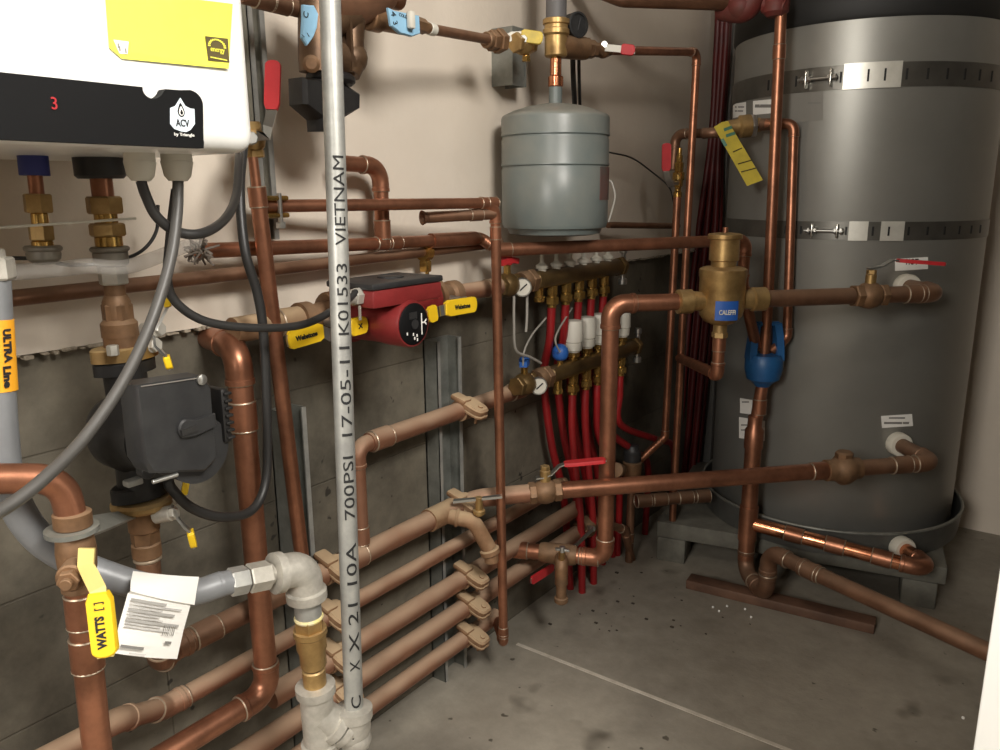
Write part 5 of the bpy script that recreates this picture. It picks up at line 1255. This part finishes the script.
# right branch: union, red lever valve, pipe to the elbow and the long thin riser
VA0 = P(697, 52, x=-.95*.0-.885); 
ydn = P(676, 437, x=-.905); VA0 = V((-.905, P(697, 52, x=-.905).y, P(697, 52, x=-.905).z)); VA1 = V((VA0.x-.0, ydn.y, ydn.z))
RB = lerp(c1, trr, .75); dR2 = (VA0-trr).normalized()
t = thing('union_fitting', 'bronze hex union right of the brass tee', 'union', trr-Zup*.02); b = MB(); q = lerp(c1, trr, .6); b.hex(q, q+dR*9*ke, 10.5*ke); b.hex(q+dR*10*ke, q+dR*18*ke, 9*ke); b.cyl(q, trr, 7*ke, 18); b.build('body', BRONZE, t)
t = thing('ball_valve', 'ball valve with red and white lever right of the brass tee', 'valve', trr-Zup*.02); b = MB(); valve_body(b, trr+dR2*.012, dR2, 5.2*ke); b.build('body', BRONZE, t)
s0_ = trr+dR2*.012+fr0*.018+Zup*.008; b = MB().cyl(trr+dR2*.012, s0_, .006, 12); b.hex(s0_, s0_+fr0*.006, .008); b.build('stem', STEEL, t)
lever(t, [Pt(602, 47, s0_), Pt(609, 48, s0_), Pt(621, 49, s0_), Pt(635, 50.5, s0_)], Zup, 8.5*ke, .003, WHITEP, REDH, 2)
rv = mm(3.9, VA0)
Q_tee = P(637, 467, x=-.96)
pipe('copper_riser', 'tall thin copper riser dropping from the elbow of the top pipe row to the floor', [trr+dR2*.03, VA0, lerp(VA0, VA1, .5), V((VA1.x-.0, VA1.y, .0))], rv, COPPER, rad=.02, coup=[(1, .95)], elb=True)
# parallel thin riser with red lever valve, elbowing to the small dark valve
VB0 = P(678, 190, x=-.945); VB1 = P(665, 437, x=-.945); VB1 = V((-.945, VB1.y, VB1.z)); VBt = P(680, 150, x=-.945)
zlo = P(638, 462, x=-1.0)
pipe('copper_riser', 'thin copper riser below the upright red lever, elbowing to the small dark capped valve', [P(677.5, 195, x=-.945), VB1, zlo], rv*1.05, COPPER, rad=.018)
t = thing('ball_valve', 'slim valve with upright red lever on the thin riser near the far corner', 'valve', P(678, 195, x=-.945))
b = MB(); aa = P(677.5, 197, x=-.945); bb = P(680, 148, x=-.945); dd2 = (bb-aa).normalized(); L2 = (bb-aa).length
b.lathe(aa, dd2, [(0, .008), (0, .012), (L2*.1, .012), (L2*.12, .009), (L2*.2, .009), (L2*.22, .013), (L2*.34, .013), (L2*.36, .017), (L2*.5, .017), (L2*.52, .012), (L2*.7, .013), (L2*.72, .009), (L2*.85, .009), (L2*.86, .006), (L2, .006)], 18); b.build('body', BRASSP, t)
q = P(671, 184, x=-.92); b = MB().cyl(lerp(aa, bb, .3), q, .006, 10); b.hex(q-V((.004, 0, 0)), q+V((.006, 0, 0)), .009); b.build('stem', STEEL, t)
lever(t, [P(671, 186, x=-.915), P(668, 180, x=-.915), P(666, 172, x=-.915), P(666, 171, x=-.915), P(666.5, 143, x=-.915)], rt, mm(7, q), .003, STEEL, REDH, 3)
pipe('copper_pipe', 'dark copper pipe elbowing behind the red lever toward the tagged relief valve', [P(673, 170, x=-1.0), P(676, 134, x=-1.0), V(Pt(712, 133, P(712, 133, y=2.2))), V(Pt(738, 131, P(738, 131, y=2.25)))], .013, CDARK, rad=.025)
tag(MB().tube(smooth([P(608, 152, x=-1.0), P(632, 158, x=-1.01), P(652, 172, x=-1.0), P(668, 186, x=-.97), P(673, 200, x=-.96), P(678, 236, x=-.96)]), .0022, 8).build('thin_wire', BLACKRUB), 'thin black wire drooping from the expansion tank to the slim red lever valve', 'wire')
pipe('copper_pipe', 'dark thin pipe on the plaster right of the expansion tank', [P(608, 225, x=-1.03), P(678, 226, x=-.99)], .0085, CDARK)
# diagonal drain link under the air separator
sep = CAL-Zup*mm(36, CAL); sb = Pt(715, 379, CAL); jt = P(680, 358, x=-.905)
pipe('copper_pipe', 'thin copper drain tube from the air separator bottom elbowing back to the thin riser', [sep, V((sep.x, sep.y, sb.z)), jt], mm(6, CAL), COPPER, rad=.016, coup=[(0, .2)])
# small dark strainer valve low behind the diagonal pipe
q = P(632, 470, x=-1.0)
t = thing('zone_valve', 'small dark capped bronze valve low behind the thick copper drop', 'valve', q-Zup*.05)
b = MB().lathe(q-Zup*.035, Zup, [(0, .012), (.004, .024), (.03, .028), (.06, .028), (.064, .02)], 24); b.build('body', BRONZE, t)
MB().lathe(P(617, 470, x=-.985), (q-P(617, 470, x=-.985)), [(-.012, .01), (-.01, .021), (.008, .021), (.01, .015), (.04, .015)], 20).build('side_nut', BRONZE, t)
b = MB().lathe(q+Zup*.028, Zup, [(0, .02), (.002, .026), (.03, .026), (.036, .02), (.05, .018), (.052, .012)], 24); b.build('cap', BLACKPL, t)
pipe('copper_pipe', 'short copper drop from the small dark valve down to the floor', [q-Zup*.03, V((q.x, q.y, 0))], .012, CDARK, coup=[(0, .7)])
lw0 = P(640, 501, x=-.95); lw1 = P(704, 496, y=2.12)
pipe('copper_pipe', 'short low copper pipe with couplings behind the diagonal pipe near the stand', [lw0, lw1], mm(6, lw0), CDARK, coup=[(0, .05), (0, .3), (0, .7), (0, .97)])
b0_ = P(590, 512, x=-1.0); pipe('copper_pipe', 'short dark copper bend on the floor behind the thick drop', [P(600, 522, x=-1.02), P(625, 530, x=-1.0), V((P(632, 548, x=-1.0).x, P(632, 548, x=-1.0).y, 0.0))], .012, CDARK, rad=.03)
# valves at the far end of the rails
t = thing('ball_valve', 'dull brass valve on the thin rail behind the diagonal pipe valve', 'valve', V((XP, 1.60, zA-.03))); b = MB(); valve_body(b, V((XP, 1.65, zA)), YD, RR[1]); b.build('body', BRONZE, t)
t = thing('ball_valve', 'low ball valve with short red lever among the rail ends by the floor', 'valve', V((XP, 1.72, zR[3]-.03))); b = MB(); valve_body(b, V((XP, 1.80, zR[3])), YD, RR[3]*.95); b.build('body', BRONZE, t)
s0_ = V((XP+.045, 1.76, zR[3]+.02)); b = MB().cyl(V((XP, 1.80, zR[3])), s0_, .008, 12); b.build('stem', STEEL, t)
ra = P(531, 581, x=XP+.06); rb_ = P(553, 567, x=XP+.06); lever(t, [s0_, lerp(s0_, rb_, .6), rb_, ra], Zup, .016, .003, STEEL, REDH, 2)
# strut stub behind the yellow lever
yq = P(508, 60, x=-1.06); t = thing('strut_stub', 'short square zinc strut stub on the plaster behind the yellow lever valve', 'strut channel', (XW+.02, yq.y, P(508, 86, x=-1.04).z))
w_ = mm(24, yq); z0_, z1_ = P(508, 85, x=-1.04).z, P(508, 26, x=-1.04).z; b = MB()
b.box((XW+.004, yq.y, (z0_+z1_)/2), (.006, w_, z1_-z0_)); b.box((XW+.035, yq.y-w_/2+.0015, (z0_+z1_)/2), (.07, .003, z1_-z0_)); b.box((XW+.035, yq.y+w_/2-.0015, (z0_+z1_)/2), (.07, .003, z1_-z0_)); b.box((XW+.069, yq.y-.004, (z0_+z1_)/2), (.003, w_*.8, z1_-z0_)); b.build('channel', STRUT, t, flat=True)
# mixing valve top left
c = P(346, 40, x=-.95); km = mm(1, c)
def MP(px, py, dx=0.): return P(px, py, x=-.95+dx)
mv = thing('mixing_valve', 'bronze mixing valve with black hood behind the printed steel pipe', 'valve', MP(333, 130))
b = MB(); b.tube(smooth([MP(318, -20), MP(316, 20), MP(316, 55), MP(317, 72)]), [20*km, 19*km, 17*km, 17*km]+[17*km]*100, 24)
b.build('inlet_body', BRONZED, mv)
b = MB(); b.tube([MP(352, 8), MP(351, 40), MP(350, 62), MP(347, 74)], [14*km, 13*km, 16*km, 13*km], 22); b.sphere(MP(351, 58), 17*km); b.tube([MP(322, 22), MP(352, 18)], 15*km, 22); b.tube([MP(318, 48), MP(350, 64)], 15*km, 22)
b.box(MP(350, 45, .018), (.01, 3*km, 50*km)); b.build('outlet_body', BRONZED, mv)
b = MB(); b.tube(smooth([MP(330, 8), MP(352, 8), MP(372, 2), MP(388, -14), MP(392, -40), V((MP(392, -40).x, MP(392, -40).y, 2.0)), V((MP(392, -40).x, MP(392, -40).y, 2.385))]), 17*km, 22); b.build('top_elbow', CDARK, mv)
b = MB(); b.tube([MP(372, 18), MP(402, 24)], 11*km, 20); b.cyl(MP(368, 17), MP(380, 20), 13*km, 20); b.build('side_outlet', BRONZE, mv)
b = MB(); b.lathe(MP(312, 65, .03), V((.7, -.7, 0)), [(0, 6*km), (.01, 8*km), (.014, 5*km)], 16); b.build('port_plug', BRONZE, mv)
b = MB(); pts = [MP(x_, y_, .02) for x_, y_ in ((302, 77), (303, 104), (320, 119), (321, 131), (344, 131), (345, 117), (360, 108), (360, 94), (341, 81))]
b.prism([p-XD*.03 for p in pts], XD*.035, .006); b.cyl(MP(331, 84), MP(331, 74), 24*km, 24); b.build('black_hood', BLACKIRON, mv)
MB().cyl(MP(342, 140), MP(341, 128), 2.5*km, 10).build('hood_screw', BLACKIRON, mv)
pipe('copper_pipe', 'dark copper pipe running along the top edge from the boiler to the mixing valve', [MP(240, -6, -.02), MP(303, 10, -.02)], 8*km, CDARK, coup=[(0, .35), (0, .6)])
# blue handles with black marks
def bluetag(label, pts, x, thick, marks):
    pl = [P(px, py, x=x) for px, py in pts]
    t = MB().prism(pl, XD*thick, .002).build('blue_handle', BLUET, mv); t['label'] = label
    for s_, px, py, hpx, rot in marks:
        q = P(px, py, x=x+thick); g = R(rot); text('lettering', s_, mm(hpx, q), q, YD*math.cos(g)+Zup*math.sin(g), -YD*math.sin(g)+Zup*math.cos(g), INK, t, lift=.0005)
    return t
bluetag('pale blue curved paddle handle left of the printed steel pipe', [(301, 5), (312, 6), (316, 14), (315, 28), (311, 38), (305, 46), (300, 38), (301, 20)], -.91, .006, [('C', 306, 15, 9, 80), ('I', 303, 36, 6, 60), ('I', 308, 35, 6, 40)])
bt = bluetag('pale blue paddle handle right of the mixing valve, facing the plaster', [(386, 8), (392, 11), (417, 16), (418, 34), (410, 37), (398, 34), (389, 26)], -.905, .006, [('4', 393, 14, 10, -80), ('3', 395, 23, 9, -70), ('COLD', 403, 16, 4.5, -5)])
MB().box(P(411, 20, x=-.893), (.01, 8*km, 17*km), None, .003).build('white_clip', WHITEP, bt)
t = thing('hose_union', 'small brass union with white ring right of the blue paddle handle', 'union', P(422, 26, x=-.92))
qa, qb = P(412, 23, x=-.915), P(434, 30, x=-.925); dq_ = (qb-qa).normalized()
b = MB().hex(qa, lerp(qa, qb, .55), 8*km); b.cyl(lerp(qa, qb, .5), lerp(qa, qb, .75), 6*km, 18); b.build('nut', BRONZE, t); MB().cyl(lerp(qa, qb, .72), qb, 6.6*km, 18).build('white_ring', WHITEP, t)
# dangling lead from the gauge behind the tank
tag(MB().tube(smooth([P(573, 40, x=-.98), P(573, 70, x=-.985), P(575, 110, x=-1.03)]), .006, 10).build('black_lead', BLACKRUB), 'black lead dropping from the gauge behind the expansion tank, thicker one', 'cable')
tag(MB().tube(smooth([P(579, 42, x=-.98), P(579, 70, x=-.985), P(580, 110, x=-1.03)]), .004, 10).build('black_lead', BLACKRUB), 'black lead dropping from the gauge behind the expansion tank, thinner one', 'cable')
# pipes at the very top right
pipe('copper_pipe', 'copper pipe crossing the top edge of the view toward the tank', [P(560, -24, x=-1.09), P(622, 0, x=-.95), P(735, 4, y=2.05)], .0165, CDARK, coup=[(0, .5)], elb=False)
tq_ = P(786, 6, y=2.04)
t = thing('red_valve_body', 'dusty red painted fittings at the top edge above the tank lid', 'fitting', tq_-Zup*.02)
b = MB(); b.tube(smooth([P(722, 8, y=2.05), P(742, 10, y=2.04), P(752, 0, y=2.04), P(756, -20, y=2.04)]), .03, 18); b.sphere(P(742, 6, y=2.04), .037); b.tube([P(765, 4, y=2.04), P(786, 8, y=2.04)], .022, 18); b.lathe(P(776, 8, y=2.04), Zup, [(-.02, .02), (-.01, .03), (.02, .03), (.05, .02)], 20); b.build('body', mat('dusty_red_paint', C3(112, 42, 38), C3(92, 52, 44), .6, 0, 20), t)
# tagged relief valve beside the tank
rq = P(736, 130, y=2.20); s_, d_r = port(748, 126)
t = thing('relief_valve', 'brass relief valve with yellow paper tag at the far left side of the tank', 'valve', rq-Zup*.03)
q1 = TS(758, 125, .05); q0 = Pt(726, 128, q1); q2 = TS(776, 124, .04); rq = q1; dq_ = (q1-q0).normalized(); kr = mm(1, rq)
b = MB(); b.lathe(q0, dq_, [(0, 4*kr), (2*kr, 7*kr), (12*kr, 8*kr), (14*kr, 11*kr), (24*kr, 11*kr), (26*kr, 7*kr), (34*kr, 7*kr)], 24); b.build('body', BRASS, t)
b = MB(); b.hex(q0+dq_*24*kr, q0+dq_*29*kr, 12*kr); b.build('hex_collar', STEEL, t)
MB().cyl(lerp(q1, q2, -.1), q2, 6*kr, 18).build('outlet_pipe', CDARK, t)
b = MB(); b.torus(q0+V((0, 0, .0)), dq_, 6*kr, 1*kr, 18, 6); b.build('lift_ring', STEEL, t)
tgq = [(714, 127), (722, 122), (728, 121), (763, 180), (747, 186)]
yy = rq+fr0*.03
pl = [Pt(x, y, yy) for x, y in tgq]
b = MB().prism(pl, -fr0*.001); tg_ = thing('yellow_tag', 'creased yellow paper tag hanging from the relief valve', 'tag', pl[-1])
sh2 = b.build('sheet', mat('yellow_tag_paper', C3(206, 186, 64), C3(178, 160, 58), .6, 0, 14), tg_, flat=True)
b = MB()
for x0, y0, x1, y1 in ((724, 130, 732, 127), (726, 136, 735, 133), (722, 139, 726, 146)): b.strip([Pt(x0, y0, yy+fr0*.0012), Pt(x1, y1, yy+fr0*.0012)], Zup*3*kr, .0004)
b.build('green_print', mat('green_print', C3(72, 120, 100), None, .6), sh2, flat=True)
for x0, y0, x1, y1 in ((738, 164, 752, 160), (741, 172, 756, 168), (733, 152, 742, 148)): MB().strip([Pt(x0, y0, yy+fr0*.0012), Pt(x1, y1, yy+fr0*.0012)], Zup*1.1*kr, .0004).build('print_line', INKB, sh2, flat=True)
# red tubes climbing behind the tank edge
for i in range(6):
    xs = [(732+2.2*i, -250), (720+2.2*i, -20), (716+2.2*i, 60), (711+2*i, 140), (698+4.2*i, 235), (688+4.5*i, 330), (682+4.2*i, 410), (676+4*i, 475)]
    xx = -1.06+.016*(i % 3)
    tag(MB().tube(smooth([V((-1.07+.022*i, P(x, y, y=2.62).y+.0+.03*(i % 2), P(x, y, y=2.62).z)) if False else P(x, y, y=2.62+.035*(i % 2)) for x, y in xs]+[]), .0105, 12).build('red_tube', REDSHADE), '%s of the six shade-toned red tubes climbing behind the tank edge, counted from the wall' % ['first', 'second', 'third', 'fourth', 'fifth', 'sixth'][i], 'tube', 'red tubes climbing behind the tank')
bd = P(706, 300, y=2.74); t0_ = P(728, 20, y=2.70); 
b = MB(); w_ = mm(9, bd); b.box((P(718, 200, y=2.72).x, 2.72, .85), (w_*1.8, .03, 1.7), None, .002); tag(b.build('grey_batten', mat('grey_paint', C3(116, 114, 110), C3(106, 104, 100), .6, 0, 10)), 'tall narrow grey batten standing behind the tank next to the red tubes', 'batten')
# ------------------------------------------------------------------ light
def lamp(name, loc, power, size, col):
    l = bpy.data.lights.new(name, 'POINT'); l.energy = power; l.color = col; l.shadow_soft_size = size
    o = bpy.data.objects.new(name, l); COL.objects.link(o); o.location = loc; return o
def panel(name, loc, aim, power, sx, sy, col):
    l = bpy.data.lights.new(name, 'AREA'); l.shape = 'RECTANGLE'; l.size = sx; l.size_y = sy; l.energy = power; l.color = col
    o = bpy.data.objects.new(name, l); COL.objects.link(o); o.location = loc
    o.rotation_euler = (V(aim)-V(loc)).to_track_quat('-Z', 'Y').to_euler(); return o
panel('doorway_light', (.72, .22, 2.1), (-.9, .9, .75), 50, .6, .45, (1, .955, .89))
panel('front_fill', (-.25, -1.3, 1.6), (-.6, 2.4, .8), 40, .5, .6, (1, .95, .88))  # unseen panel added behind the camera as frontal fill
lamp('ceiling_lamp', (-.42, .20, 2.06), 15, .09, (1, .94, .85))
wd = bpy.data.worlds.new('world'); SC.world = wd; wd.use_nodes = True
wd.node_tree.nodes['Background'].inputs[0].default_value = (.5, .45, .4, 1); wd.node_tree.nodes['Background'].inputs[1].default_value = .02
vs = SC.view_settings; vs.view_transform = 'Standard'; vs.look = 'None'; vs.gamma = 1; vs.use_curve_mapping = False; vs.exposure = 0
SC.display_settings.display_device = 'sRGB'
